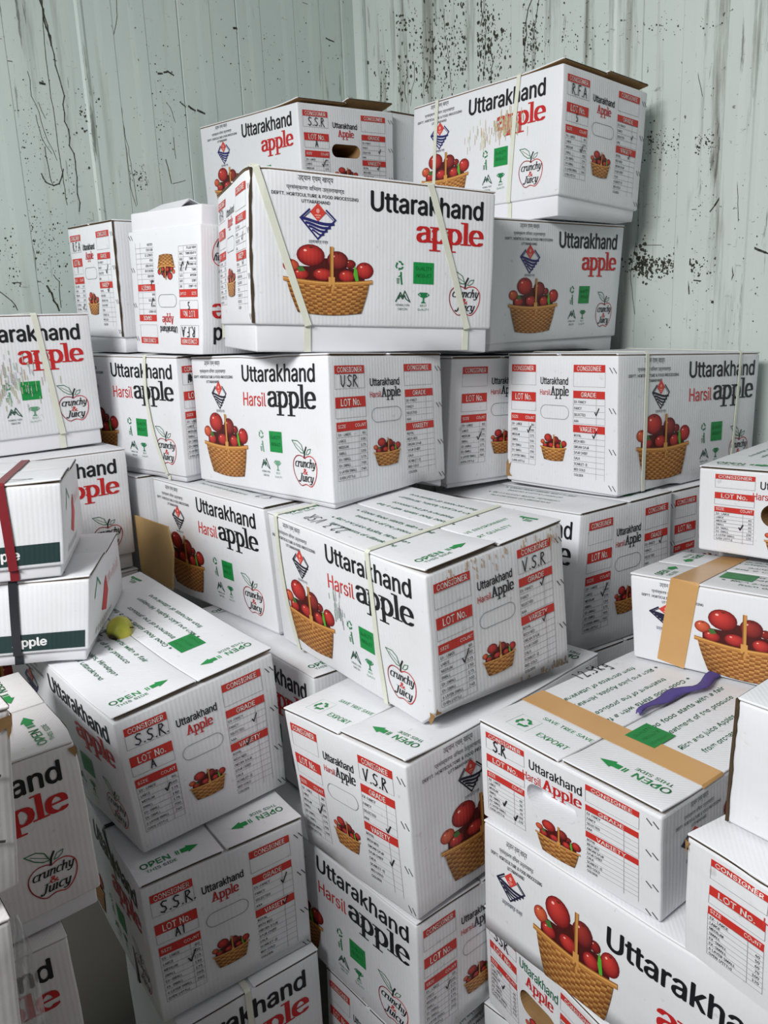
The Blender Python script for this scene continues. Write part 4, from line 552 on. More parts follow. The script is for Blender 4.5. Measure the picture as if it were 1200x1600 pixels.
class Art:
    """flat artwork on one face, in metres: x to the right, y up, lifted in thin layers"""
    def __init__(s, w, h, lod=0):
        s.w, s.h, s.lod = w, h, lod
        s.P, s.C, s.Z, s.F, s.n = [], [], [], [], 0
        s.M = None
    def add(s, pts, faces, col, z=1):
        pts = np.asarray(pts, dtype=float)
        if s.M is not None:
            pts = pts @ s.M[0].T + s.M[1]
        s.P.append(pts)
        c = np.asarray(col, dtype=float)
        if c.ndim == 1:
            c = np.tile(c, (len(pts), 1))
        s.C.append(c); s.Z.append(np.full(len(pts), z))
        n = s.n
        s.F += [tuple(n + i for i in f) for f in faces]
        s.n += len(pts)
    def poly(s, pts, col, z=1):
        s.add(pts, [tuple(range(len(pts)))], lin(col), z)
    def rect(s, x0, y0, x1, y1, col, z=1, cell=0.03):
        nx = max(1, int(abs(x1 - x0) / cell)); ny = max(1, int(abs(y1 - y0) / cell))
        pts = [(x0 + (x1 - x0) * i / nx, y0 + (y1 - y0) * j / ny) for j in range(ny + 1) for i in range(nx + 1)]
        fs = [(j * (nx + 1) + i, j * (nx + 1) + i + 1, (j + 1) * (nx + 1) + i + 1, (j + 1) * (nx + 1) + i) for j in range(ny) for i in range(nx)]
        s.add(pts, fs, lin(col), z)
    def line(s, pts, w, col, z=1, taper=False):
        for k, (a, b) in enumerate(zip(pts[:-1], pts[1:])):
            dx, dy = b[0] - a[0], b[1] - a[1]; l = math.hypot(dx, dy) or 1e-9
            ux, uy = dx / l * w * .35, dy / l * w * .35; px, py = -dy / l * w * .5, dx / l * w * .5
            s.poly([(a[0] - px - ux, a[1] - py - uy), (b[0] - px + ux, b[1] - py + uy), (b[0] + px + ux, b[1] + py + uy), (a[0] + px - ux, a[1] + py - uy)], col, z)
    def frame(s, x0, y0, x1, y1, w, col, z=1):
        for a, b in (((x0, y0), (x1, y0)), ((x1, y0), (x1, y1)), ((x1, y1), (x0, y1)), ((x0, y1), (x0, y0))):
            s.line([a, b], w, col, z)
    def text(s, t, x, y, cap, col, z=2, cond=1.0, bold=0.0, width=None, align='l', lod=None, shear=0.0):
        lod = s.lod if lod is None else lod
        sc = cap / 0.509
        adv = sum(GL[c][0] if c in GL else .24 for c in t)
        sx = width / adv if width else sc * cond
        if align == 'c': x -= adv * sx / 2
        if align == 'r': x -= adv * sx
        for ch in t:
            if ch in GL:
                a, pts, tris = glyph(ch, lod)
                for ox, oy in (((-bold, 0), (bold, 0), (0, bold * .6), (0, -bold * .6)) if bold else ((0, 0),)):
                    q = np.empty_like(pts)
                    q[:, 0] = x + (pts[:, 0] + ox + shear * pts[:, 1]) * sx; q[:, 1] = y + (pts[:, 1] + oy) * sc
                    s.add(q, tris, lin(col), z)
                x += a * sx
            else:
                x += .24 * sx
    def pen(s, t, x, y, xh, col, nw, nt, z=2, width=None, shear=0.0, align='l'):
        adv = sum(PEN[c][0] if c in PEN else .35 for c in t)
        sx = width / adv if width else xh
        if align == 'c': x -= adv * sx / 2
        for ch in t:
            if ch not in PEN:
                x += .35 * sx; continue
            a, strokes = PEN[ch]
            for st in strokes:
                pts = [(x + (u + shear * v) * sx, y + v * xh) for u, v in st]
                hw, ht = nw * sx / 2, nt * xh / 2
                for p, q in zip(pts[:-1], pts[1:]):
                    s.poly(hull_rect(p, q, hw, ht), col, z)
            x += a * sx
    def hand(s, t, x, y, h, w=0.0022, col=INK, z=4.6, sp=1.0):
        for ch in t:
            for st in HAND.get(ch, []):
                s.line([(x + u * h * .72, y + v * h) for u, v in st], w, col, z)
            x += h * (.30 if ch == '.' else .70) * sp
    def cut_left(s, x0):
        """keep only the artwork right of x0 and start the face there"""
        P = np.concatenate(s.P)
        P[:, 0] -= x0
        s.P = [P]; s.C = [np.concatenate(s.C)]; s.Z = [np.concatenate(s.Z)]
        s.F = [f for f in s.F if min(P[i, 0] for i in f) > .002]
        used = sorted({i for f in s.F for i in f}); m = {o: k for k, o in enumerate(used)}
        s.P = [P[used]]; s.C = [s.C[0][used]]; s.Z = [s.Z[0][used]]
        s.F = [tuple(m[i] for i in f) for f in s.F]; s.n = len(used); s.w -= x0
    def disc(s, cx, cy, rx, ry, col, z=1, n=16):
        s.poly([(cx + rx * math.cos(2 * math.pi * i / n), cy + ry * math.sin(2 * math.pi * i / n)) for i in range(n)], col, z)

def hull_rect(p, q, w, h):
    if q[0] < p[0]:
        p, q = q, p
    if q[1] >= p[1]:
        return [(p[0] - w, p[1] - h), (p[0] + w, p[1] - h), (q[0] + w, q[1] - h), (q[0] + w, q[1] + h), (q[0] - w, q[1] + h), (p[0] - w, p[1] + h)]
    return [(p[0] - w, p[1] + h), (p[0] - w, p[1] - h), (q[0] - w, q[1] - h), (q[0] + w, q[1] - h), (q[0] + w, q[1] + h), (p[0] + w, p[1] + h)]

# ------------------------------------------------------------------ artwork pieces
APPLES = [(.10, .34, .085, .085, 0), (.74, .28, .06, .06, 1), (.90, .36, .10, .115, 2), (.31, .19, .15, .145, 2), (.60, .24, .115, .125, 3), (.20, .45, .09, .075, 2), (.44, .44, .11, .085, 2), (.70, .45, .09, .085, 2)]
AP_COL = [((214, 104, 66), (160, 52, 40)), ((150, 40, 36), (88, 20, 22)), ((204, 62, 54), (120, 22, 26)), ((158, 54, 46), (92, 22, 26))]
def basket(A, x0, y0, w, h, detail=1):
    """printed picture of a wicker basket of apples; (x0, y0) lower left, (w, h) size"""
    X = lambda f: x0 + f * w
    Y = lambda f: y0 + (1 - f) * h
    A.rect(X(.10), Y(.54), X(.90), Y(.34), (74, 22, 20), .6, w * .1); A.rect(X(.30), Y(.36), X(.70), Y(.22), (74, 22, 20), .6, w * .1)
    nr, na = (4, 18) if detail else (2, 12)
    for k, (cx, cy, rx, ry, c) in enumerate(APPLES):
        hi, lo = np.array(lin(AP_COL[c][0])), np.array(lin(AP_COL[c][1]))
        pts, cols, fs = [], [], []
        hx, hy = -.30, -.32
        for i in range(nr + 1):
            f = i / nr
            for j in range(na):
                t = 2 * math.pi * j / na
                ox, oy = hx * (1 - f) + f * math.cos(t), hy * (1 - f) + f * math.sin(t)
                pts.append((X(cx + rx * ox), Y(cy + ry * oy)))
                cols.append(hi * (1 - f ** 1.4) + lo * f ** 1.4 if f < .99 else lo * .65)
        for i in range(nr):
            for j in range(na):
                a, b = i * na + j, i * na + (j + 1) % na
                fs.append((a, b, b + na, a + na))
        A.add(pts, fs, np.array(cols), 1.0 + k * .5)
        if detail:
            A.disc(X(cx - rx * .38), Y(cy - ry * .42), rx * w * .12, ry * h * .10, (246, 190, 176), 1.25 + k * .5, 10)
            if cy < .4:
                A.disc(X(cx + rx * .05), Y(cy - ry * .72), rx * w * .16, ry * h * .07, (84, 40, 24), 1.25 + k * .5, 8)
    A.poly([(X(.785), Y(.30)), (X(.815), Y(.36)), (X(.835), Y(.53)), (X(.80), Y(.52)), (X(.775), Y(.42))], (88, 168, 52), 5.2)
    A.poly([(X(.16), Y(.36)), (X(.22), Y(.34)), (X(.25), Y(.40)), (X(.19), Y(.42))], (66, 110, 52), 4.2)
    # wicker: rows of over-and-under canes
    nxx, nyy = (30, 13) if detail else (14, 7)
    pts, cols, fs = [], [], []
    rngb = random.Random(5)
    def edge(v):
        return .05 + .11 * v ** 1.3, .95 - .09 * v ** 1.3
    for j in range(nyy):
        v0, v1 = j / nyy, (j + 1) / nyy
        for i in range(nxx):
            q = []
            for u, v in ((i / nxx, v0), ((i + 1) / nxx, v0), ((i + 1) / nxx, v1), (i / nxx, v1)):
                a, b = edge(v)
                sag = .035 * math.sin(math.pi * u) * (1 if v < .99 else 1)
                q.append((X(a + (b - a) * u), Y(.53 + .43 * v + sag)))
            over = (i // 2 + j) % 2
            base = np.array(lin((216, 156, 86) if over else (164, 100, 48))) * rngb.uniform(.82, 1.12)
            base = base * (1.0 - .30 * v0) * (1 - .35 * abs(2 * (i + .5) / nxx - 1) ** 3)
            k = len(pts)
            pts += q; fs.append((k, k + 1, k + 2, k + 3))
            cols += [base * 1.15, base * 1.15, base * .55, base * .55] if j % 1 == 0 else [base] * 4
    A.add(pts, fs, np.array(cols), 5.4)
    rim = [(X(.02 + .96 * i / 16), Y(.50 + .045 * math.sin(math.pi * i / 16))) for i in range(17)]
    for k, c in ((0, (150, 92, 40)), (.012, (216, 162, 90)), (.03, (186, 126, 62))):
        A.line([(x, y - k * h) for x, y in rim], h * .026, c, 5.7 + k * 8)
    A.rect(X(.515), Y(.66), X(.555), Y(.06), (196, 142, 74), 6.3, .02)
    A.rect(X(.515), Y(.66), X(.527), Y(.06), (140, 88, 40), 6.5, .02)
    A.rect(X(.50), Y(.60), X(.57), Y(.47), (206, 150, 80), 6.7, .02)
    A.line([(X(.535), Y(.58)), (X(.50), Y(.68))], h * .02, (150, 96, 44), 6.9)

def emblem(A, cx, cy, w, h, ink=NAVY):
    """diamond badge: red lozenge over a peak outline with waves"""
    def q(u, v): return (cx + u * w / 2, cy + v * h / 2)
    A.poly([q(0, 1), q(.46, .48), q(0, -.02), q(-.46, .48)], (204, 66, 56), 2)
    A.disc(cx, cy + .56 * h / 2, w * .05, w * .06, (226, 160, 150), 2.4, 10)
    A.line([q(-.14, .32), q(.14, .32)], w * .03, (226, 160, 150), 2.4); A.line([q(-.08, .20), q(.08, .20)], w * .025, (226, 160, 150), 2.4)
    A.line([q(-.48, .62), q(-1, .12), q(-.02, -1), q(1, .12), q(.48, .62)], w * .045, ink, 2.2)
    A.line([q(-.42, .52), q(-.86, .10)], w * .02, ink, 2.2); A.line([q(.42, .52), q(.86, .10)], w * .02, ink, 2.2)
    for k, (v, a, t) in enumerate(((.02, .88, .075), (-.20, .68, .065), (-.40, .50, .055), (-.60, .32, .045))):
        A.line([q(-a + 2 * a * i / 12, v + .09 * math.cos(2.6 * i / 12 * math.pi * .5 + .2) - .10 * (i / 12)) for i in range(13)], w * t, ink, 2.3)

def apple_logo(A, cx, cy, w, h):
    """outlined apple with leaf and the words crunchy & Juicy"""
    def q(u, v): return (cx + u * w / 2, cy + v * h / 2)
    R = [(.02, .50), (.25, .62), (.62, .62), (.92, .38), (1.0, .02), (.92, -.42), (.68, -.82), (.42, -1.0), (.18, -.94), (0, -.90)]
    Lf = [(.02, .50), (-.22, .62), (-.60, .62), (-.90, .38), (-1.0, .02), (-.92, -.42), (-.66, -.82), (-.40, -1.0), (-.16, -.94), (0, -.90)]
    def smooth(P):
        P = [P[0]] + P + [P[-1]]; out = []
        for i in range(1, len(P) - 2):
            for k in range(3):
                t = k / 3
                out.append(tuple(.5 * ((2 * P[i][d]) + (-P[i - 1][d] + P[i + 1][d]) * t + (2 * P[i - 1][d] - 5 * P[i][d] + 4 * P[i + 1][d] - P[i + 2][d]) * t * t + (-P[i - 1][d] + 3 * P[i][d] - 3 * P[i + 1][d] + P[i + 2][d]) * t ** 3) for d in (0, 1)))
        return out + [P[-1]]
    A.line([q(*p) for p in smooth(R)], w * .025, (190, 48, 48), 2)
    A.line([q(*p) for p in smooth(Lf)], w * .025, (150, 40, 44), 2)
    A.line([q(-.02, .52), q(.04, .86), q(.18, 1.12)], w * .045, BLACK, 2)
    leaf = [(-.02, .78), (-.28, .80), (-.62, 1.02), (-.98, 1.42), (-.52, 1.42), (-.2, 1.22), (-.02, .78)]
    A.line([q(*p) for p in leaf], w * .022, (44, 110, 70), 2); A.line([q(-.1, .9), q(-.75, 1.3)], w * .014, (44, 110, 70), 2)
    lf2 = [(.14, .72), (.30, .98), (.56, 1.04), (.48, .84), (.30, .72), (.14, .72)]
    A.line([q(*p) for p in lf2], w * .018, (60, 120, 84), 2)
    A.pen('crunchy', q(0, .06)[0], q(0, .02)[1], h * .16, BLACK, .13, .075, 2.5, width=w * .86, shear=.22, align='c')
    A.pen('&', q(0, 0)[0], q(0, -.36)[1], h * .12, (196, 52, 48), .13, .09, 2.5, width=w * .18, align='c')
    A.pen('Juicy', q(0, 0)[0], q(0, -.76)[1], h * .16, BLACK, .14, .075, 2.5, width=w * .62, shear=.22, align='c')

def recycle(A, cx, cy, r, col=GREEN):
    for k in range(3):
        a = math.radians(90 + 120 * k)
        def q(u, v): return (cx + r * (u * math.cos(a) - v * math.sin(a)), cy + r * (u * math.sin(a) + v * math.cos(a)))
        A.poly([q(.95, .25), q(.95, -.30), q(.62, -.30), q(.62, .15)], col, 2)
        A.poly([q(.95, -.30), q(.35, -.85), q(.15, -.58), q(.62, -.22)], col, 2)
        A.poly([q(.42, -.25), q(.0, -.62), q(.42, -1.0)], col, 2)

def tidy_man(A, cx, cy, h, col=GREEN):
    A.disc(cx + h * .10, cy + h * .42, h * .09, h * .09, col, 2, 10)
    A.line([(cx + h * .10, cy + h * .30), (cx + h * .12, cy - h * .02), (cx + h * .18, cy - h * .5)], h * .15, col, 2)
    A.line([(cx + h * .10, cy + h * .22), (cx - h * .12, cy + h * .12)], h * .07, col, 2)
    for k in range(4):
        A.line([(cx - h * .30 + k * h * .08, cy - h * .05), (cx - h * .26 + k * h * .06, cy - h * .48)], h * .03, col, 2)
    A.line([(cx - h * .32, cy - h * .05), (cx - h * .02, cy - h * .05)], h * .03, col, 2)

def icons(A, X, Y, fade=None):
    """X, Y map layout fractions of the long face to metres"""
    g = fade or (30, 120, 72)
    u = X(1) - X(0)
    recycle(A, X(.583), Y(.57), u * .018, g); tidy_man(A, X(.585), Y(.655), u * .045, g)
    A.rect(X(.642), Y(.69), X(.73), Y(.54), GREEN, 1.5)
    A.text('QUALITY', X(.686), Y(.595), u * .014, (18, 104, 52), 3.4, align='c', width=u * .07, lod=2); A.text('PRODUCT', X(.686), Y(.645), u * .014, (18, 104, 52), 3.4, align='c', width=u * .07, lod=2)
    m = [(.568, .82), (.588, .755), (.597, .785), (.607, .745), (.63, .82), (.612, .80), (.606, .775), (.597, .80), (.588, .775), (.580, .80)]
    A.line([(X(a), Y(b)) for a, b in m], u * .004, (40, 84, 64), 2)
    A.text('HIMALYAN', X(.598), Y(.85), u * .008, (50, 84, 70), 2, align='c', width=u * .06, lod=2); A.text('ORIGIN', X(.598), Y(.878), u * .008, (50, 84, 70), 2, align='c', width=u * .042, lod=2)
    A.poly([(X(.672), Y(.75)), (X(.704), Y(.75)), (X(.701), Y(.775)), (X(.691), Y(.79)), (X(.691), Y(.812)), (X(.700), Y(.825)), (X(.676), Y(.825)), (X(.685), Y(.812)), (X(.685), Y(.79)), (X(.675), Y(.775))], g, 2)
    A.line([(X(.672), Y(.755)), (X(.664), Y(.765)), (X(.678), Y(.782))], u * .003, g, 2); A.line([(X(.704), Y(.755)), (X(.712), Y(.765)), (X(.698), Y(.782))], u * .003, g, 2)
    A.text('BEST', X(.688), Y(.85), u * .008, g, 2, align='c', width=u * .03, lod=2); A.text('QUALITY', X(.688), Y(.878), u * .008, g, 2, align='c', width=u * .05, lod=2)

DEVA = {}
def deva(t):
    """Devanagari line through the built-in face: (points, triangles, width)"""
    if t not in DEVA:
        c = bpy.data.curves.new('line', 'FONT'); c.body = t; c.resolution_u = 2
        o = bpy.data.objects.new('line', c); COL.objects.link(o)
        me = o.evaluated_get(bpy.context.evaluated_depsgraph_get()).to_mesh()
        pts = np.array([(v.co.x, v.co.y) for v in me.vertices]) if len(me.vertices) else np.zeros((0, 2))
        fs = [tuple(p.vertices) for p in me.polygons]
        bpy.data.objects.remove(o); bpy.data.curves.remove(c)
        DEVA[t] = (pts, fs)
    return DEVA[t]
def put_deva(A, t, cx, y, width, height, col):
    pts, fs = deva(t)
    if not len(pts):
        return
    lo, hi = pts.min(0), pts.max(0)
    q = (pts - lo) / (hi - lo) * (width, height) + (cx - width / 2, y)
    A.add(q, fs, lin(col), 2)

def heading(A, X, Y, cx, w, y0=.05, ink=(70, 70, 76), k=1.0):
    put_deva(A, 'उद्यान एवम् खाद्य', X(cx), Y(y0 + .028 * k), (X(1) - X(0)) * w * .40, (Y(0) - Y(1)) * .04 * k, ink)
    put_deva(A, 'प्रसंस्करण विभाग उत्तराखण्ड', X(cx), Y(y0 + .085 * k), (X(1) - X(0)) * w * .66, (Y(0) - Y(1)) * .04 * k, ink)
    c = (Y(0) - Y(1)) * .020 * k
    A.text('DEPTT. HORTICULTURE & FOOD PROCESSING', X(cx), Y(y0 + .118 * k), c, ink, 2, width=(X(1) - X(0)) * w, align='c', lod=1, bold=.012)
    A.text('UTTARAKHAND', X(cx), Y(y0 + .155 * k), c, ink, 2, width=(X(1) - X(0)) * w * .33, align='c', lod=1, bold=.012)

def long_face(w, h, style='A', ox=0.0, lod=0, fade=None):
    A = Art(w, h, lod)
    X = lambda f: (f + ox) * w
    Y = lambda f: (1 - f) * h
    if style == 'A':
        heading(A, X, Y, .246, .335)
        emblem(A, X(.254), Y(.315), w * .135, h * .23); put_deva(A, 'उत्तराखण्ड राज्य', X(.254), Y(.465), w * .075, h * .025, (70, 70, 100))
        basket(A, X(.112), Y(.93), w * .362, h * .485)
        A.text('Uttarakhand', X(.458), Y(.215), h * .128, BLACK, 2, width=w * .490, bold=.022)
        A.pen('apple', X(.656), Y(.400), h * .112, DKRED, .195, .09, 2, width=w * .292)
        icons(A, X, Y, fade)
        apple_logo(A, X(.872), Y(.775), w * .140, h * .255)
    elif style == 'B':
        heading(A, X, Y, .225, .33)
        emblem(A, X(.272), Y(.295), w * .115, h * .21, (34, 34, 48)); put_deva(A, 'उत्तराखण्ड राज्य', X(.272), Y(.435), w * .07, h * .025, (90, 90, 100))
        basket(A, X(.112), Y(.93), w * .37, h * .52)
        A.text('Uttarakhand', X(.457), Y(.185), h * .118, BLACK, 2, width=w * .51, bold=.016)
        A.text('Harsil', X(.462), Y(.365), h * .098, (206, 64, 60), 2, width=w * .170, bold=.006)
        A.pen('apple', X(.648), Y(.365), h * .115, BLACK, .175, .085, 2, width=w * .315)
        icons(A, X, Y, fade)
        apple_logo(A, X(.872), Y(.775), w * .150, h * .26)
    else:                                               # the low half-height box
        heading(A, X, Y, .145, .21, .08, k=1.35)
        emblem(A, X(.125), Y(.42), w * .115, h * .24, (34, 34, 60)); put_deva(A, 'उत्तराखण्ड राज्य', X(.13), Y(.615), w * .085, h * .045, (50, 50, 90))
        basket(A, X(.215), Y(.98), w * .31, h * .78)
        A.text('Uttarakhand', X(.475), Y(.36), h * .16, BLACK, 2, width=w * .50, bold=.020)
        A.pen('apple', X(.645), Y(.68), h * .16, DKRED, .175, .085, 2, width=w * .30)
    return A

SIZES = ['EX- LARGE', 'LARGE', 'MEDIUM', 'SMALL', 'EX-SMALL', 'EX-SMALL', '6 LAYER SMALL', 'OPEN (PITTU)']
COUNTS = ['80', '100', '125', '150', '175', '200', '240', '']
COUNTS_H = ['', '40', '50', '60', '70', '100', '120', '']
GRADES = ['EX-FANCY', 'FANCY', 'SELECTED', 'AAA']
KINDS = ['ROYAL', 'RICH RED', 'ORGAN SPUR', 'SPUR CHIEF', 'GALA', 'SCARLET-II', 'RED GOLD', 'GOLDEN']
def end_face(w, h, style='B', slot='outline', cons='', consee='', lot='', checks=(), half=False, stains=0, lod=0, ox=0.0):
    A = Art(w, h, lod)
    A.M = (np.eye(2), np.array([ox * w, 0.0]))
    X = lambda f: f * w
    Y = lambda f: (1 - f) * h
    lw = .0007
    def bar(x0, x1, y0, y1, t, cap, al='c', wd=None):
        A.rect(X(x0), Y(y1), X(x1), Y(y0), RED, 1.2, .012)
        c = (y1 - y0) * h * cap
        A.text(t, X((x0 + x1) / 2), Y((y0 + y1) / 2) - c / 2, c, (238, 232, 228), 3.4, width=X(wd) if wd else None, align='c', lod=1, bold=.014)
    bar(.045, .288, .082, .136, 'CONSIGNER', .62, wd=.205); A.frame(X(.045), Y(.235), X(.288), Y(.136), lw, LINE)
    bar(.045, .288, .290, .362, 'LOT No.', .64, wd=.165); A.frame(X(.045), Y(.43), X(.288), Y(.362), lw, LINE)
    A.rect(X(.045), Y(.516), X(.288), Y(.456), RED, 1.2, .012)
    c = .022 * h if not half else .03 * h
    A.text('SIZE', X(.055), Y(.495), c, (238, 232, 228), 3.4, lod=2); A.text('COUNT', X(.28), Y(.495), c, (238, 232, 228), 3.4, align='r', lod=2, cond=.9)
    n = 8; y0, y1 = .516, .85
    for i in range(n):
        yy = y0 + (y1 - y0) * i / n
        A.line([(X(.045), Y(yy)), (X(.288), Y(yy))], lw, LINE)
        cc = (y1 - y0) * h / n * (.50 if half else .42)
        A.text(SIZES[i], X(.055), Y(yy + (y1 - y0) / n * .78), cc, (70, 70, 74), 2, cond=.82 if not half else .95, lod=2, bold=.012)
        A.text((COUNTS_H if half else COUNTS)[i], X(.275), Y(yy + (y1 - y0) / n * .78), cc, (70, 70, 74), 2, align='r', lod=2, bold=.012)
    A.frame(X(.045), Y(y1), X(.288), Y(y0), lw, LINE); A.line([(X(.222), Y(y0)), (X(.222), Y(y1))], lw, LINE)
    # middle
    tw = (.33, .59) if not half else (.315, .62)
    if style == 'A':
        A.text('Uttarakhand', X(tw[0]), Y(.225), h * .052, BLACK, 2, width=X(tw[1] - tw[0]), bold=.018, lod=1)
        A.pen('Apple', X(.385), Y(.305), h * .048, DKRED, .17, .10, 2, width=X(.165))
    elif style == 'R':
        A.text('Uttarakhand', X(tw[0]), Y(.215), h * .085, BLACK, 2, width=X(tw[1] - tw[0]), bold=.010, lod=1)
        A.text('Harsil', X(.275), Y(.335), h * .075, (206, 64, 60), 2, width=X(.115), lod=1, bold=.008)
        A.pen('Apple', X(.40), Y(.335), h * .072, DKRED, .17, .10, 2, width=X(.215))
    elif style == 'G':
        A.text('Uttarakhand', X(tw[0]), Y(.225), h * .085, (28, 110, 74), 2, width=X(tw[1] - tw[0]), bold=.012, lod=1)
        A.pen('Apple', X(.37), Y(.345), h * .072, DKRED, .17, .10, 2, width=X(.215))
    else:
        A.text('Uttarakhand', X(tw[0]), Y(.225), h * .052, BLACK, 2, width=X(tw[1] - tw[0]), bold=.018, lod=1)
        A.text('Harsil', X(.325), Y(.305), h * .040, (206, 64, 60), 2, width=X(.10), lod=1, bold=.008)
        A.pen('Apple', X(.43), Y(.305), h * .050, BLACK, .17, .10, 2, width=X(.165))
    if slot == 'outline':
        cx, cy, rw, rh = X(.465), Y(.43), X(.085), h * .05
        pts = [(cx + rw + rh * math.cos(a), cy + rh * math.sin(a)) for a in np.linspace(-math.pi / 2, math.pi / 2, 9)] + [(cx - rw + rh * math.cos(a), cy + rh * math.sin(a)) for a in np.linspace(math.pi / 2, 3 * math.pi / 2, 9)]
        A.line(pts + pts[:1], .0011, (140, 142, 146), 2)
    by = (.585, .80) if not half else (.60, .95)
    basket(A, X(.335 if not half else .35), Y(by[1]), X(.245 if not half else .26), h * (by[1] - by[0]), 0)
    # right column
    bar(.635, .900, .080, .132, 'CONSIGNEE', .62, wd=.205); A.frame(X(.635), Y(.235), X(.90), Y(.132), lw, LINE)
    bar(.635, .900, .265, .318, 'GRADE', .62, wd=.13)
    for i in range(4):
        yy = .318 + .185 * i / 4
        A.line([(X(.635), Y(yy)), (X(.90), Y(yy))], lw, LINE)
        A.text(GRADES[i], X(.642), Y(yy + .036), .018 * h if not half else .022 * h, (84, 84, 88), 2, cond=.85, lod=2, bold=.012)
    A.frame(X(.635), Y(.503), X(.90), Y(.318), lw, LINE); A.line([(X(.83), Y(.318)), (X(.83), Y(.503))], lw, LINE)
    bar(.635, .900, .512, .567, 'VARIETY', .62, wd=.15)
    for i in range(8):
        yy = .567 + .335 * i / 8
        A.line([(X(.635), Y(yy)), (X(.90), Y(yy))], lw, LINE)
        A.text(KINDS[i], X(.642), Y(yy + .032), .018 * h if not half else .022 * h, (84, 84, 88), 2, cond=.85, lod=2, bold=.012)
    A.line([(X(.83), Y(.567)), (X(.83), Y(.902))], lw, LINE); A.line([(X(.90), Y(.567)), (X(.90), Y(.902))], lw, LINE)
    k = .075 * h if not half else .10 * h
    if cons: A.hand(cons, X(.09), Y(.222) if not half else Y(.235), k, .0022)
    if consee: A.hand(consee, X(.67), Y(.228), k, .0022)
    if lot: A.hand(lot, X(.15), Y(.418), k * .75, .0020)
    for fx, fy, s in checks:
        A.hand('~', X(fx), Y(fy), s * h * .05, .0022)
    for fy in (.10, .38, .67, .93):
        for d in (0, .03):
            A.line([(X(.935 + d), Y(fy)), (X(.958 + d), Y(fy + .035))], .0016, (66, 64, 62), 2)
    if stains:
        r = random.Random(stains)
        for i in range(46):
            x = r.uniform(.12, .98); y = r.uniform(.015, .07) if r.random() < .75 else r.uniform(.07, .13)
            A.rect(X(x), Y(y + r.uniform(.01, .05)), X(x + .006), Y(y), (196, 160, 122), 4)
        for i in range(40):
            x = r.uniform(.60, .98); y = r.uniform(.90, .985)
            A.rect(X(x), Y(min(.99, y + .04)), X(x + .008), Y(y), (132, 112, 88), 4)
    return A

def smear(A, x0, y0, x1, y1, n, col, seed):
    """rubbed dirt: short upright streaks"""
    r = random.Random(seed)
    for _ in range(n):
        x = r.gauss((x0 + x1) / 2, (x1 - x0) / 4); y = r.gauss((y0 + y1) / 2, (y1 - y0) / 4)
        A.rect(x, y - r.uniform(.002, .014), x + r.uniform(.0008, .002), y + r.uniform(.002, .014), tuple(v + r.randint(-18, 18) for v in col), 3.2, .05)

def xf(A, x, y, deg):
    a = math.radians(deg)
    A.M = (np.array([[math.cos(a), -math.sin(a)], [math.sin(a), math.cos(a)]]), np.array([x, y]))

def arrow(A, x, y, l, hgt, col=GREEN):
    A.poly([(x + l * .5, y + hgt * .28), (x + l * .5, y + hgt * .5), (x + l, y), (x + l * .5, y - hgt * .5), (x + l * .5, y - hgt * .28), (x + l * .22, y - hgt * .28), (x + l * .22, y + hgt * .28)], col, 2)
    for k in (0, .09):
        A.rect(x + l * k, y - hgt * .28, x + l * (k + .05), y + hgt * .28, col, 2)

def top_face(L, W, e0='OPEN', e1='OPEN', text=True, square=None, note=None, sq_z=1.6):
    """one top flap seen from its own long side: x along it, y from the outer edge to the middle seam"""
    A = Art(L, W, 1)
    g = (40, 134, 76)
    def open_mark(x):
        xf(A, x, W * .10, 90)
        A.text('OPEN', 0, 0, .0135, g, 2, width=W * .36, bold=.012, lod=1)
        A.text('THIS SIDE', W * .04, -.0125, .0070, g, 2, width=W * .36, bold=.006, lod=1)
        arrow(A, W * .42, .006, W * .27, .020)
        A.M = None
    def export_mark(x):
        xf(A, x, 0, 90)
        A.frame(W * .22, -.012, W * .46, .026, .0006, (170, 200, 180), 1.5)
        recycle(A, W * .34, .007, .013, g)
        A.text('EXPORT', W * .56, -.008, .011, g, 2, width=W * .36, lod=1)
        A.text('SAVE TREE SAVE', W * .40, .036, .008, g, 2, width=W * .58, lod=1)
        A.M = None
    def quality_mark(x):
        xf(A, x, W, -90)
        A.text('RT QUALITY', W * .03, -.004, .010, g, 2, width=W * .5, lod=1); A.text('VE ENVIRONMENT', W * .03, .028, .009, g, 2, width=W * .66, lod=1)
        tidy_man(A, W * .80, .004, .036, g)
        A.M = None
    for e, x in ((e0, L * .10), (e1, L * .93)):
        if e == 'OPEN': open_mark(x)
        if e == 'EXPORT': export_mark(x)
        if e == 'QUAL': quality_mark(x)
    if text:
        x = L * .30; wd = L * .50
        for t, f, y, k in (('Good food starts with a fair', 0, .80, .98), ('treatment of the produce', .07, .64, .82), ('Rich and juice Apples, Himalayan', 0, .42, 1.0), ('from orchards of Uttarakhand', .07, .26, .9)):
            A.text(t, x + f * wd, W * y, .0088, (62, 128, 92), 2, width=wd * k * .9, shear=.2, lod=2, bold=.010)
            if not f: A.disc(x - .010, W * (y + .02), .0032, .0026, (60, 90, 76), 2, 6)
    if square:
        sx, sy = square
        A.rect(L * sx - .026, W * sy - .024, L * sx + .026, W * sy + .024, (22, 128, 62), sq_z)
        for k in range(3):
            A.text(('QUALITY', 'PRODUCT', 'Himalayan')[k], L * sx, W * sy + .010 - k * .014, .006, (14, 100, 46), sq_z + .5, align='c', width=.04, lod=2)
    if note:
        t, x, y, hh, deg = note
        xf(A, L * x, W * y, deg); A.hand(t, 0, 0, hh, .0022); A.M = None
    return A
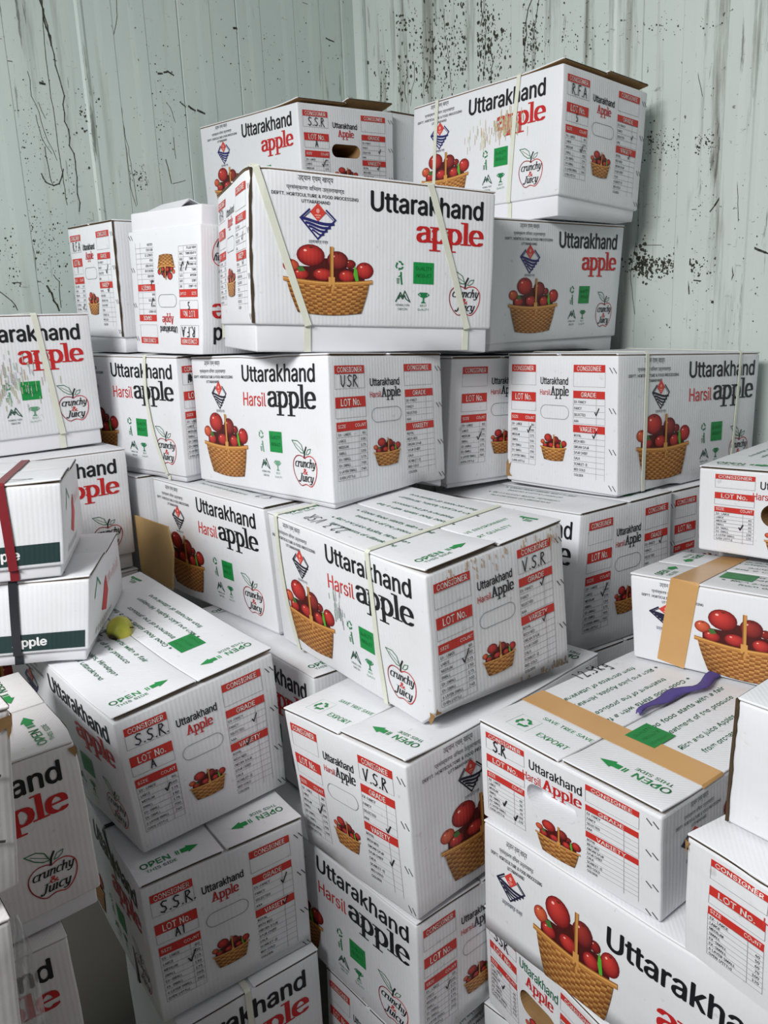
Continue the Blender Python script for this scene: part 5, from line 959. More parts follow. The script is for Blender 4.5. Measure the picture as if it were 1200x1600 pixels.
# ------------------------------------------------------------------ cartons
CODES = ((0, 0, 1), (0, 0, 0), (1, 0, 1), (1, 0, 0), (0, 1, 1), (0, 1, 0), (1, 1, 1), (1, 1, 0))
def rot3(th, a, b):
    c, s = math.cos(th), math.sin(th)
    Rz = np.array([[c, -s, 0], [s, c, 0], [0, 0, 1]])
    Rx = np.array([[1, 0, 0], [0, math.cos(a), -math.sin(a)], [0, math.sin(a), math.cos(a)]])
    Ry = np.array([[math.cos(b), 0, math.sin(b)], [0, 1, 0], [-math.sin(b), 0, math.cos(b)]])
    return Rz @ Rx @ Ry

def box_corners(key):
    P, th, a, b, dims, off = FIT[key]
    Rm = rot3(th, a, b)
    return {c: np.array(P) + Rm @ (np.array(c) * np.array(dims)) + np.array(o) for c, o in zip(CODES, off)}
_tops = {}
def resting_on(key):
    """top faces of the boxes just below this one"""
    if not _tops:
        for k in FIT:
            c = box_corners(k)
            q = [c[(0, 0, 1)], c[(1, 0, 1)], c[(1, 1, 1)], c[(0, 1, 1)]]
            if k == 'L2': q = [p + np.array((0, 0, .04)) for p in q]
            n = np.cross(q[2] - q[0], q[3] - q[1]); n /= np.linalg.norm(n)
            ed = [((a[0], a[1]), (-(b - a)[1] / np.linalg.norm((b - a)[:2]), (b - a)[0] / np.linalg.norm((b - a)[:2]))) for a, b in zip(q, q[1:] + q[:1])]
            _tops[k] = (q, n, sum(q) / 4, ed)
    c = box_corners(key)
    zb = min(v[2] for v in c.values())
    return [t for k, t in _tops.items() if k != key and -.09 < t[2][2] - zb < .05 and t[2][2] < np.mean([v[2] for v in c.values()]) - .04]

class Frame:
    """shape of one carton: a slightly crushed block with its own bulge"""
    def __init__(s, key, move=(0, 0, 0)):
        P, th, a, b, dims, off = FIT[key]
        P = np.array(P) + move
        s.d = np.array(dims); s.th = th
        Rm = rot3(th, a, b)
        s.c = {}
        for code, o in zip(CODES, off):
            s.c[code] = P + Rm @ (np.array(code) * s.d) + np.array(o)
        s.base = P.copy()
        s.R = Rm
        r = random.Random(key)
        s.bulge = [r.uniform(.0005, .0035) for _ in range(4)]
        s.ph = [r.uniform(0, 6.28) for _ in range(6)]
        s.dents = []
        s.rests = resting_on(key); s.key = key
    def warp(s, p):
        """local metres -> world"""
        p = np.array(p, dtype=float)
        q = p / s.d
        f = np.clip(q, 0, 1)
        bx = 16 * f[:, 1] * (1 - f[:, 1]) * f[:, 2] * (1 - f[:, 2]); by = 16 * f[:, 0] * (1 - f[:, 0]) * f[:, 2] * (1 - f[:, 2])
        w1 = .0004 * np.sin(p[:, 1] * 38 + p[:, 2] * 21 + s.ph[0]) + .0003 * np.sin(p[:, 1] * 17 - p[:, 2] * 44 + s.ph[1])
        w2 = .0004 * np.sin(p[:, 0] * 41 + p[:, 2] * 19 + s.ph[2]) + .0003 * np.sin(p[:, 0] * 15 - p[:, 2] * 47 + s.ph[3])
        p[:, 0] += (-(s.bulge[0] * bx + w1) * (1 - f[:, 0]) + (s.bulge[1] * bx + w1) * f[:, 0])
        p[:, 1] += (-(s.bulge[2] * by + w2) * (1 - f[:, 1]) + (s.bulge[3] * by + w2) * f[:, 1])
        for c, rad, push in s.dents:
            dd = np.linalg.norm(p - np.array(c), axis=1)
            k = np.clip(1 - dd / rad, 0, 1) ** 2
            p += k[:, None] * np.array(push)
        q = p / s.d
        out = np.zeros_like(p)
        for code, c in s.c.items():
            w = np.ones(len(p))
            for i in range(3):
                w = w * (q[:, i] if code[i] else 1 - q[:, i])
            out += w[:, None] * c
        for quad, normal, ctr, edges in s.rests:          # give way where it sits on the box below
            inside = np.ones(len(out), bool)
            for (ax, ay), (nx, ny) in edges:
                inside &= (out[:, 0] - ax) * nx + (out[:, 1] - ay) * ny > -.055
            zt = ctr[2] - ((out[:, 0] - ctr[0]) * normal[0] + (out[:, 1] - ctr[1]) * normal[1]) / normal[2] + .0042
            hit = inside & (out[:, 2] < zt) & (out[:, 2] > zt - .06)
            out[hit, 2] = zt[hit] + (out[hit, 2] - zt[hit]) * .02
        return out

def axis_samples(lo, hi, r, step):
    n = max(2, int((hi - lo - 2 * r) / step))
    return [lo, lo + r * .35, lo + r] + [lo + r + (hi - lo - 2 * r) * i / n for i in range(1, n)] + [hi - r, hi - r * .35, hi]

def round_block(lo, hi, r, step=.03):
    ax = [axis_samples(lo[i], hi[i], r, step) for i in range(3)]
    lo, hi = np.array(lo, float), np.array(hi, float)
    V, Fc, idx = [], [], {}
    def vid(p):
        k = (round(p[0], 6), round(p[1], 6), round(p[2], 6))
        if k not in idx:
            idx[k] = len(V); V.append(p)
        return idx[k]
    for a in range(3):
        b, c = [(1, 2), (2, 0), (0, 1)][a]
        for side in (0, 1):
            g = [[None] * len(ax[c]) for _ in ax[b]]
            for i, u in enumerate(ax[b]):
                for j, v in enumerate(ax[c]):
                    p = [0, 0, 0]; p[a] = hi[a] if side else lo[a]; p[b] = u; p[c] = v
                    g[i][j] = vid(tuple(p))
            for i in range(len(ax[b]) - 1):
                for j in range(len(ax[c]) - 1):
                    q = (g[i][j], g[i + 1][j], g[i + 1][j + 1], g[i][j + 1])
                    Fc.append(q if side else q[::-1])
    V = np.array(V)
    c = np.clip(V, lo + r, hi - r)
    d = V - c
    n = np.linalg.norm(d, axis=1)[:, None]
    V = c + np.where(n > 1e-9, d / np.maximum(n, 1e-9), 0) * r
    return V, Fc

def with_art(V, Fc, arts, fr):
    """join block and face artwork: vertices (world), faces, ink, flute"""
    W = [fr.warp(V)]; F = list(Fc); I = [np.tile(lin(WHITE), (len(V), 1))]
    U = [V[:, 0] + V[:, 1]]
    n = len(V)
    for A, place in arts:
        if not A.n:
            continue
        P = np.concatenate(A.P); Z = np.concatenate(A.Z)
        p3 = place(P, .0004 + .00022 * Z)
        W.append(fr.warp(p3)); I.append(np.concatenate(A.C)); U.append(p3[:, 0] + p3[:, 1])
        F += [tuple(n + i for i in f) for f in A.F]
        n += len(P)
    return np.concatenate(W), F, np.concatenate(I), np.concatenate(U)

SLOTS = []
def carton(key, label, left=None, right=None, tops=None, gap=0.0, name='apple_carton', cat='carton', group=None,
           flip=False, joint=None, lift=(0, 0), seam=.004, dents=(), card=None, tray_top=False, slot=None, move=(0, 0, 0), tone=None, flap_half=None):
    """left / right: Art for the faces s=0 and t=0; tops: Art for the two top flaps"""
    fr = Frame(key, move)
    du, dv, h = fr.d
    fr.dents = list(dents)
    long_s = du > dv                                     # long axis runs along the right-hand face
    root_loc = fr.c[(0, 0, 0)] * .25 + fr.c[(1, 0, 0)] * .25 + fr.c[(0, 1, 0)] * .25 + fr.c[(1, 1, 0)] * .25
    root_loc = root_loc.copy(); root_loc[2] -= (0 if tray_top else gap)
    root = thing(name, root_loc, fr.th, label, cat, group)
    c, s = math.cos(-fr.th), math.sin(-fr.th)
    Ri = np.array([[c, -s, 0], [s, c, 0], [0, 0, 1]])
    inv = (Ri, -Ri @ root_loc)
    fr.inv, fr.root, fr.gap = inv, root, gap
    cm = card or M_CARD
    th_ = .004
    # lid sleeve with its printed sides
    V, Fc = round_block((0, 0, 0), (du, dv, h - (th_ if tops is not None else 0)), .0045)
    arts = []
    def on_left(P, z):
        X, Y = P[:, 0], P[:, 1]
        if flip: X, Y = dv - X, h - Y
        return np.stack([-z, dv - X, Y], 1)
    def on_right(P, z):
        X, Y = P[:, 0], P[:, 1]
        if flip: X, Y = du - X, h - Y
        return np.stack([X, -z, Y], 1)
    if left: arts.append((left, on_left))
    if right: arts.append((right, on_right))
    if slot:                                             # punched hand hole in the end panel
        V, Fc = punch(V, Fc, fr, slot)
    w, f, ink, fl = with_art(V, Fc, arts, fr)
    lid = link_mesh('lid', w, f, cm, root, ink, fl, not slot, inv)
    if slot:                                             # bare brown card inside the hand hole
        lid.data.materials.append(M_CARD if key == 'R3' else M_KRAFT)
        for i, fc in enumerate(Fc):
            if inside_slot(V[list(fc)].mean(0), fr, slot):
                lid.data.polygons[i].material_index = 1
    # two top flaps meeting at a seam along the middle
    if tops is not None:
        for k in (0, 1):
            A = tops[k] if tops else None
            half = (dv if long_s else du) / 2
            L = du if long_s else dv
            if long_s: lo, hi = ((0, 0), (du, half - seam / 2)) if k == 0 else ((0, half + seam / 2), (du, dv))
            else: lo, hi = ((0, 0), (half - seam / 2, dv)) if k == 0 else ((half + seam / 2, 0), (du, dv))
            Vf, Ff = round_block((*lo, h - th_ + .0002), (*hi, h), .0018)
            lf = lift[k]
            def raise_(p, lf=lf, L=L):
                if lf:
                    near = p[:, 0] if long_s else p[:, 1]
                    p = p.copy(); q = np.clip(1 - near / .12, 0, 1)
                    p[:, 2] += lf * q ** 1.6
                return p
            Vf = raise_(Vf)
            def on_top(P, z, k=k):
                x, y = P[:, 0], P[:, 1]
                if long_s: p = np.stack([x, y, h + z], 1) if k == 0 else np.stack([du - x, dv - y, h + z], 1)
                else: p = np.stack([y, dv - x, h + z], 1) if k == 0 else np.stack([du - y, x, h + z], 1)
                return raise_(p)
            w, f, ink, fl = with_art(Vf, Ff, [(A, on_top)] if A else [], fr)
            o = link_mesh('top_flap', w, f, cm, root, ink, fl, True, inv)
            o.data.materials.append(M_KRAFT)             # the inside of the card is bare
            for q in range(len(Ff)):
                if o.data.polygons[q].normal.z < -.6:
                    o.data.polygons[q].material_index = 1
            # raw fluted edge of the flap at the near end
            e0 = lo[0] + .003 if not long_s else 0; ln = hi[0] - .003 if not long_s else hi[1] - .003
            a0, a1 = (lo[0] + .004, hi[0] - .004) if not long_s else (lo[1] + .004, hi[1] - .004)
            n = 14; pts = []
            for i in range(n + 1):
                t = a0 + (a1 - a0) * i / n
                for dz in (-.0006 - th_ + .0010, -.0012):
                    pts.append((-.0006, t, h + dz) if long_s else (t, -.0006, h + dz))
            pts = raise_(np.array(pts))
            ef = [(2 * i, 2 * i + 2, 2 * i + 3, 2 * i + 1) for i in range(n)]
            link_mesh('raw_edge', fr.warp(pts), ef, M_KRAFT_DK, o, inv=inv)
    # inner tray showing below the lid (or above, when the box stands upside down)
    e = .006
    if tray_top:
        Vt, Ft = round_block((e, e, h - .03), (du - e, dv - e, h + gap), .005, .05)
        link_mesh('base_tray', fr.warp(Vt), Ft, M_TRAY, root, smooth=True, inv=inv)
    elif gap > .004:
        Vt, Ft = round_block((e, e, -gap), (du - e, dv - e, .02), .004, .05)
        link_mesh('base_tray', fr.warp(Vt), Ft, M_TRAY, root, smooth=True, inv=inv)
    if joint:                                            # glued corner joint: raw edge of the side panel
        s0, t0 = {'n': (-.0014, -.0014), 'l': (-.0014, dv - .002), 'r': (du - .002, -.0014)}[joint]
        r = random.Random(key)
        vs, fs, nn = [], [], 16
        for i in range(nn + 1):
            z = h * (.01 + .98 * i / nn); wd = .0035 + r.uniform(-.0012, .0014)
            vs += [(s0, t0 + wd, z), (s0, t0, z), (s0 + wd, t0, z), (s0 + wd, t0 + wd, z)]
        for i in range(nn):
            for a in range(4):
                b = (a + 1) % 4
                fs.append((4 * i + a, 4 * i + b, 4 * i + 4 + b, 4 * i + 4 + a))
        fs += [(3, 2, 1, 0), (4 * nn, 4 * nn + 1, 4 * nn + 2, 4 * nn + 3)]
        link_mesh('joint_edge', fr.warp(np.array(vs)), fs, M_KRAFT_DK, root, inv=inv)
    return fr

def inside_slot(c, fr, slot):
    face, fx, fy, hl, hh = slot
    du, dv, h = fr.d
    x, dep = (dv - c[1], c[0]) if face == 'left' else (c[0], c[1])
    W = dv if face == 'left' else du
    return dep > .0008 and dep < .095 and abs(x - fx * W) < hl + .001 and abs(c[2] - (1 - fy) * h) < hh + .001

def punch(V, Fc, fr, slot):
    """cut a stadium-shaped hand hole through the panel with a boolean; slot = (face, fx, fy, half length, half height)"""
    face, fx, fy, hl, hh = slot
    du, dv, h = fr.d
    me = bpy.data.meshes.new('blank'); me.from_pydata(np.asarray(V).tolist(), [], Fc); me.update()
    o = bpy.data.objects.new('blank', me); COL.objects.link(o)
    n = 12
    ring = [(hl - hh + hh * math.cos(a), hh * math.sin(a)) for a in np.linspace(-math.pi / 2, math.pi / 2, n)] + [(-hl + hh + hh * math.cos(a), hh * math.sin(a)) for a in np.linspace(math.pi / 2, 1.5 * math.pi, n)]
    W = dv if face == 'left' else du
    vs = []
    for dp in (-.02, .028 if fr.key == 'R3' else .09):
        for x, y in ring:
            X, Y = fx * W + x, (1 - fy) * h + y
            vs.append((dp, dv - X, Y) if face == 'left' else (X, dp, Y))
    m = len(ring)
    fs = [tuple(range(m))[::-1], tuple(range(m, 2 * m))] + [(i, (i + 1) % m, m + (i + 1) % m, m + i) for i in range(m)]
    bm = bmesh.new(); mc = bpy.data.meshes.new('cut'); mc.from_pydata(vs, [], fs); bm.from_mesh(mc)
    bmesh.ops.recalc_face_normals(bm, faces=bm.faces); bm.to_mesh(mc); bm.free()
    oc = bpy.data.objects.new('cut', mc); COL.objects.link(oc)
    md = o.modifiers.new('b', 'BOOLEAN'); md.object = oc; md.operation = 'DIFFERENCE'; md.solver = 'EXACT'
    ev = o.evaluated_get(bpy.context.evaluated_depsgraph_get()).to_mesh()
    V2 = np.array([v.co[:] for v in ev.vertices]); F2 = [tuple(p.vertices) for p in ev.polygons]
    for x in (o, oc): bpy.data.objects.remove(x)
    return V2, F2

def ribbon(fr, pts, side, width, thick, material, name='strap', parent=None):
    """flat band along local points; side = unit direction of its width (local) per point or one for all"""
    P = [np.array(p, float) for p in pts]
    out = [P[0]]
    for a, b in zip(P[:-1], P[1:]):
        n = max(1, int(np.linalg.norm(b - a) / .03))
        for i in range(1, n + 1):
            out.append(a + (b - a) * i / n)
    P = np.array(out)
    S = np.array(side, float)
    T = np.gradient(P, axis=0); T /= np.linalg.norm(T, axis=1)[:, None] + 1e-12
    S = np.tile(S, (len(P), 1)); S = S - (S * T).sum(1)[:, None] * T
    S /= np.linalg.norm(S, axis=1)[:, None] + 1e-12
    Nn = np.cross(T, S)
    vs, fs = [], []
    for p, s, n in zip(P, S, Nn):
        for a, b in ((-1, -1), (1, -1), (1, 1), (-1, 1)):
            vs.append(p + s * a * width / 2 + n * b * thick / 2)
    k = len(P)
    for i in range(k - 1):
        for a in range(4):
            b = (a + 1) % 4
            fs.append((4 * i + a, 4 * i + b, 4 * i + 4 + b, 4 * i + 4 + a))
    fs += [(3, 2, 1, 0), (4 * k - 4, 4 * k - 3, 4 * k - 2, 4 * k - 1)]
    return link_mesh(name, fr.warp(np.array(vs)), fs, material, parent or fr.root, smooth=False, inv=fr.inv)

def strap(fr, face, f_top, f_bot, width=.011, material=None, slack=0.0, back=True, down=None):
    """packing band over the top and down one face; f = fractions from the face's left edge"""
    du, dv, h = fr.d
    e = .0022
    lo = -(fr.gap if down is None else down)
    if face == 'left':
        t0, t1 = dv * (1 - f_top), dv * (1 - f_bot)
        pts = ([(du + e, t0, lo + .02), (du + e, t0, h)] if back else []) + [(du - .002, t0, h + e), (.002, t0, h + e), (-e, t0, h - .002)]
        for i in range(1, 9):
            q = i / 9
            pts.append((-e - slack * .12 * math.sin(math.pi * q), t0 + (t1 - t0) * q + slack * math.sin(math.pi * q), h - (h - .001) * q))
        pts += [(-e, t1, 0.0)] + ([(.006 - e, t1, -.002), (.006 - e, t1, lo + .001), (.03, t1, lo - .0005)] if lo < -.01 else [(.03, t1, -.001)])
        side = (0, 1, 0)
    else:
        s0, s1 = du * f_top, du * f_bot
        pts = ([(s0, dv + e, lo + .02), (s0, dv + e, h)] if back else []) + [(s0, dv - .002, h + e), (s0, .002, h + e), (s0, -e, h - .002)]
        for i in range(1, 9):
            q = i / 9
            pts.append((s0 + (s1 - s0) * q - slack * math.sin(math.pi * q), -e - slack * .12 * math.sin(math.pi * q), h - (h - .001) * q))
        pts += [(s1, -e, 0.0)] + ([(s1, .006 - e, -.002), (s1, .006 - e, lo + .001), (s1, .03, lo - .0005)] if lo < -.01 else [(s1, .03, -.001)])
        side = (1, 0, 0)
    return ribbon(fr, pts, side, width, .0012, material or M_STRAP)

def tape_band(fr, pts, side, width=.05, name='tape'):
    return ribbon(fr, pts, side, width, .0005, M_TAPE, name)

def torn_corner(fr, corner, size=.03, seed=1):
    """ragged raw card where a corner has split"""
    du, dv, h = fr.d
    r = random.Random(seed)
    cs, ct, cz = corner
    vs, fs = [], []
    n = 7
    base = np.array([du * cs, dv * ct, h * cz])
    ins = np.array([-1 if cs else 1, -1 if ct else 1, -1 if cz else 1.])
    base[2] += ins[2] * .010
    for side in (0, 1):
        i0 = len(vs)
        vs.append(tuple(base - ins * .0012 * np.array([1, 1, 1])))
        for i in range(n):
            a = math.pi / 2 * i / (n - 1)
            rad = size * r.uniform(.35, 1.0)
            u, v = rad * math.cos(a) * .45, rad * math.sin(a)
            p = base.copy(); p[2] += ins[2] * v
            if side == 0: p[0] += ins[0] * u; p[1] -= ins[1] * .0014
            else: p[1] += ins[1] * u; p[0] -= ins[0] * .0014
            vs.append(tuple(p))
        fs += [(i0, i0 + i, i0 + i + 1) for i in range(1, n)]
    return link_mesh('torn_corner', fr.warp(np.array(vs)), fs, M_KRAFT, fr.root, inv=fr.inv)

def L_(key, style='A', **k):
    d = FIT[key][4]; W = max(d[0], d[1])
    return long_face(W, d[2], style, **k)
def E_(key, **k):
    d = FIT[key][4]
    return end_face(min(d[0], d[1]), d[2], **k)
def T_(key, a, b):
    d = FIT[key][4]; L, W = max(d[0], d[1]), min(d[0], d[1]) / 2
    return (top_face(L, W, **a), top_face(L, W, **b))
# ------------------------------------------------------------------ the stacks, back rows first
ck = ((.22, .60, 1.0),)
# top layer against the walls
sm = L_('T1')
f = carton('T1', 'topmost left apple carton with SSR on its end and a punched hand hole', L_('T1'),
           E_('T1', style='A', slot='cut', cons='S.S.R', lot='A', checks=((.21, .60, 1.2), (.82, .435, .8), (.80, .60, .8))), (), .045, lift=(.008, .020), slot=('right', .465, .44, .047, .0165))
carton('T1b', 'plain white carton wedged between the two topmost apple cartons in the corner', None, None, (), .045)
a = L_('T2', ox=-.04); smear(a, .60 * a.w, .52 * a.h, .76 * a.w, .72 * a.h, 150, (190, 172, 138), 3); smear(a, .40 * a.w, .5 * a.h, .62 * a.w, .66 * a.h, 40, (206, 194, 168), 4)
f = carton('T2', 'highest apple carton by the right wall, brown smears across its red word', a,
           E_('T2', style='A', cons='R.F.A', lot='5', checks=((.21, .64, 1.0), (.82, .435, .7), (.80, .595, .7))), (), .045, lift=(.007, .014))
strap(f, 'left', .19, .17); strap(f, 'left', .745, .70)
f = carton('T3', 'strapless apple carton by the right wall directly under the highest carton', None, L_('T3'), (), .035)
f = carton('F1', 'big frontal apple carton with two slanting cream straps, centre of the upper row', E_('F1', style='A', cons='RFA', checks=((.80, .44, 1.0), (.80, .60, 1.0))), L_('F1'), (), .048, joint='n', dents=[((0, 0, .25), .05, (.006, .006, -.004))])
strap(f, 'right', .02, .21, .013); strap(f, 'right', .71, .885, .013)
f = carton('L1', 'end-on apple carton farthest left against the left wall, marked RFA', E_('L1', style='A', cons='R.F.A', lot='1', checks=((.80, .44, 1.4), (.80, .60, 1.2), (.2, .75, 1.0))), L_('L1'), (), .04, joint='n')
f = carton('L2', 'apple carton standing upside down, tray on top, left of the big frontal carton', E_('L2', style='A', cons='R.F.A', lot='5', checks=((.15, .73, 1.3), (.22, .73, 1.2), (.66, .455, 1.2), (.66, .60, .8))), L_('L2'), None, .04, flip=True, tray_top=True)
# torn flap on the upturned tray
_p = f.warp(np.array([(.02, .10, f.d[2] + .041), (.02, .24, f.d[2] + .041), (.10, .10, f.d[2] + .041), (.10, .24, f.d[2] + .041), (.05, .11, f.d[2] + .062), (.05, .22, f.d[2] + .058), (.052, .11, f.d[2] + .059), (.052, .22, f.d[2] + .055)]))
link_mesh('tray_flap', _p, [(0, 4, 5, 1), (4, 2, 3, 5), (0, 1, 7, 6), (6, 7, 3, 2), (0, 6, 4), (4, 6, 2), (1, 5, 7), (5, 3, 7)], M_TRAY, f.root, inv=f.inv)
a = L_('E1', fade=(96, 150, 116)); smear(a, .30 * a.w, .30 * a.h, .74 * a.w, .70 * a.h, 260, (176, 180, 162), 8)
f = carton('E1', 'grubby apple carton with one cream strap at the left edge, topmost there', a, None, (), .035)
strap(f, 'left', .745, .80, .013)
f = carton('E2', 'apple carton on the left below the grubby strapped one, behind the red-strapped box', L_('E2'), None, (), .036)
# second layer
f = carton('M1', 'apple carton with a slack bowed strap in the left back row, half in shade', L_('M1', 'B'), E_('M1', cons='#V'), (), .018)
strap(f, 'left', .76, .86, .010, slack=.020)
f = carton('M2', 'apple carton with USR handwritten on its end, right under the big frontal carton', L_('M2', 'B', ox=-.040, fade=(110, 160, 130)),
           E_('M2', cons='USR'), (), .016, move=(0, 0, .002), dents=[((0, .22, .27), .10, (.0, 0, -.004))])
f = carton('M3', 'apple carton mostly hidden between the USR carton and the twin-strapped one', None, E_('M3', ox=.07, checks=((.20, .66, 1.2),)), (), .010)
f = carton('M4', 'apple carton with two straps and a torn lower corner against the right wall', E_('M4', checks=((.21, .60, 1.0), (.82, .435, 1.0), (.80, .60, 1.0))), L_('M4', 'B'), (), .006)
strap(f, 'right', .175, .165, .010); strap(f, 'right', .84, .815, .008)
torn_corner(f, (0, 1, 0), .045, 3)
# third layer
carton('N0', 'white carton end standing behind the brown card sheet', None, None, (), .006)
f = carton('N1', 'apple carton with a blank left corner in shade behind the brown card sheet', L_('N1', 'B', ox=-.03), E_('N1'), T_('N1', dict(e0='OPEN', e1=None, note=('2.3', .8, .3, .03, 0)), dict(e0='OPEN')), .006, lift=(.001, .0))
a = L_('C1', 'B', ox=-.035, fade=(50, 130, 84)); smear(a, .44 * a.w, .40 * a.h, .52 * a.w, .62 * a.h, 30, (150, 168, 156), 5)
f = carton('C1', 'large tilted apple carton in the centre, two cream straps, rust stains on its end', a,
           E_('C1', consee='V.S.R', checks=((.20, .63, 1.5), (.80, .36, 1.0), (.80, .60, 1.0)), stains=4),
           T_('C1', dict(e0='OPEN', e1='OPEN', note=('22.3 VSR', .47, .28, .026, 176)), dict(e0='QUAL', e1='OPEN')), .0, lift=(.007, .001), seam=.003)
strap(f, 'left', .075, .14, .012, slack=.012, back=False); strap(f, 'left', .70, .735, .011, back=False)
torn_corner(f, (0, 0, 0), .035, 5)
f = carton('C2', 'apple carton to the right behind the large tilted one, shaded on its left side', L_('C2', 'B'), E_('C2', ox=.05, checks=((.20, .62, 1.6), (.80, .36, 1.0))),
           T_('C2', dict(e0=None, e1=None), dict(e0='OPEN', e1=None)), .0)
carton('C3', 'apple carton sliver at the far right, between the twin-strapped carton and the tick-marked low box', None, E_('C3'), (), .0)
f = carton('Q1', 'apple carton glimpsed in the gap under the large tilted one, left of centre', L_('Q1'), None, T_('Q1', dict(text=False), dict(text=False)), .0)
# right-hand low boxes
f = carton('R1', 'low apple box with a tick beside its counts, highest on the right edge', None, E_('R1', style='R', ox=.06, slot='cut', half=True, checks=((.20, .70, 1.2),)),
           T_('R1', dict(text=True), dict(text=True)), .0, slot=('right', .525, .50, .040, .021))
d = FIT['R2'][4]
f = carton('R2', 'low apple box with brown tape over its printed side, on the right', None, L_('R2', 'H'), T_('R2', dict(e0='OPEN', square=(.31, .72)), dict(e0='OPEN')), .0)
tape_band(f, [(.066, -.0012, .004), (.092, -.0012, d[2] - .001), (.092, .001, d[2] + .0012), (.10, d[1] - .004, d[2] + .0012), (.10, d[1] + .001, d[2] - .03)], (1, 0, 0), .046)
d = FIT['R3'][4]
f = carton('R3', 'low apple box with brown tape across its lid, SR on its end', E_('R3', style='R', slot='cut', half=True, cons='S.R', checks=((.15, .72, 1.2), (.22, .80, 1.2))), L_('R3', 'H', ox=.02),
           T_('R3', dict(e0='OPEN', e1='OPEN', square=(.30, .74), sq_z=9), dict(e0='OPEN', e1='EXPORT', note=('12.5kg', .55, .10, .022, 180))), .0, lift=(.006, .001), seam=.006, slot=('left', .445, .445, .044, .016))
tape_band(f, [(.118, d[1] + .0012, d[2] - .02), (.118, d[1] - .001, d[2] + .0018), (.112, .001, d[2] + .0018), (.112, -.0012, d[2] - .002)], (1, 0, 0), .048)
R3F = f
a = L_('R4', 'H', ox=-.005)
f = carton('R4', 'low apple box with big red lettering at the bottom right, under the taped-lid one', None, a, T_('R4', dict(text=False), dict(text=False)), .0)
f = carton('R5', 'low apple box with SSR and a green title at the bottom edge', None, E_('R5', style='G', slot='cut', half=True, cons='SSR', checks=((.15, .66, 1.0),)), (), .0, slot=('right', .465, .52, .044, .020))
f = carton('R6', 'blank white carton corner poking out at the bottom edge, right of the middle stack', None, None, (), .0, move=(.022, -.006, 0))
f = carton('R7', 'white low box with an open brown corner joint, on the right edge', None, L_('R7', 'H', ox=.06), (), .0, joint='n')
f = carton('R8', 'low apple box with torn brown top corner and smudged red bar, lower right edge', None, E_('R8', style='R', ox=.07, slot='cut', half=True, stains=0), (), .0, slot=('right', .535, .52, .044, .020), dents=[((.09, 0, .16), .05, (0, .004, -.006))])
torn_corner(f, (0, 0, 1), .018, 9)
# middle column
f = carton('K1', 'apple carton marked VSR on its bowed end, under the large tilted carton', E_('K1', consee='V.S.R', checks=((.20, .66, 1.4), (.82, .50, 1.0), (.82, .72, 1.0))), L_('K1', 'B'),
           T_('K1', dict(e0='OPEN', e1='OPEN', text=False), dict(e0='OPEN', e1='EXPORT', text=False)), .0, lift=(.008, .001), joint=None)
f = carton('K2', 'apple carton with large slanting black lettering, below the V.S.R. one in the middle', L_('K2', 'B'), E_('K2', checks=((.20, .62, 1.0),)), (), .0)
f = carton('K3', 'apple carton lowest in the middle stack, only a red bar showing', E_('K3'), L_('K3', 'B'), (), .0)
# left-hand stack with the fruit on it
f = carton('S1', 'apple carton marked SSR lot A, with a small yellow apple on its lid', L_('S1'),
           E_('S1', style='A', cons='S.S.R.', lot='A', checks=((.20, .62, 1.0), (.80, .42, 1.0), (.74, .565, .9))),
           T_('S1', dict(note=('E-2', .42, .72, .028, 15)), dict(e1='QUAL', square=(.27, .62))), .0, lift=(.007, .006), seam=.002)
f = carton('S2', 'apple carton marked SSR lot A1, second down in the left stack', L_('S2'),
           E_('S2', style='A', cons='S.S.R.', lot='A1', checks=((.20, .64, 1.4), (.82, .40, 1.2), (.82, .56, 1.0))), T_('S2', dict(text=False), dict(text=False)), .0, lift=(.003, .003))
strap(f, 'left', .62, .78, .009, M_STRAP_BLK, slack=-.03, back=False)
a = L_('S3'); a.cut_left(.27)
FIT['S3'] = ((FIT['S3'][0][0] + .27 * math.cos(FIT['S3'][1]), FIT['S3'][0][1] + .27 * math.sin(FIT['S3'][1]), FIT['S3'][0][2]), *FIT['S3'][1:4], (FIT['S3'][4][0] - .27, *FIT['S3'][4][1:]), FIT['S3'][5])
f = carton('S3', 'apple carton in deep shade at the bottom edge, under the lot A1 one', None, a, (), .0)
strap(f, 'right', .46, .46, .010)
# cartons at the lower left
f = carton('P1', 'aged apple carton with a broken brown top corner and big apple outline, left edge', L_('P1'), None,
           T_('P1', dict(text=False), dict(text=False)), .028, card=M_CARD_PINK, dents=[((0, 0, .27), .06, (.012, .010, -.010))])
torn_corner(f, (0, 0, 1), .026, 12)
f = carton('P2', 'blank stapled white carton cut off by the left edge, nearest the viewer', None, None, (), .0, card=M_CARD_PINK)
d = FIT['P2'][4]
for zz in (.30, .66):
    ribbon(f, [(-.0046, .012, d[2] * zz), (-.0046, .032, d[2] * (zz + .035))], (0, 0, 1), .0022, .0012, M_STAPLE, 'staple')
torn_corner(f, (0, 0, 1), .03, 15)
carton('P4', 'blank white carton under the stapled one at the left edge', None, None, (), .0, card=M_CARD_PINK)
f = carton('P3', 'apple carton with a black strap, lowest at the left edge', L_('P3'), None, (), .0, card=M_CARD_PINK)
strap(f, 'left', .62, .80, .006, M_STRAP_BLK, slack=-.03, back=False)

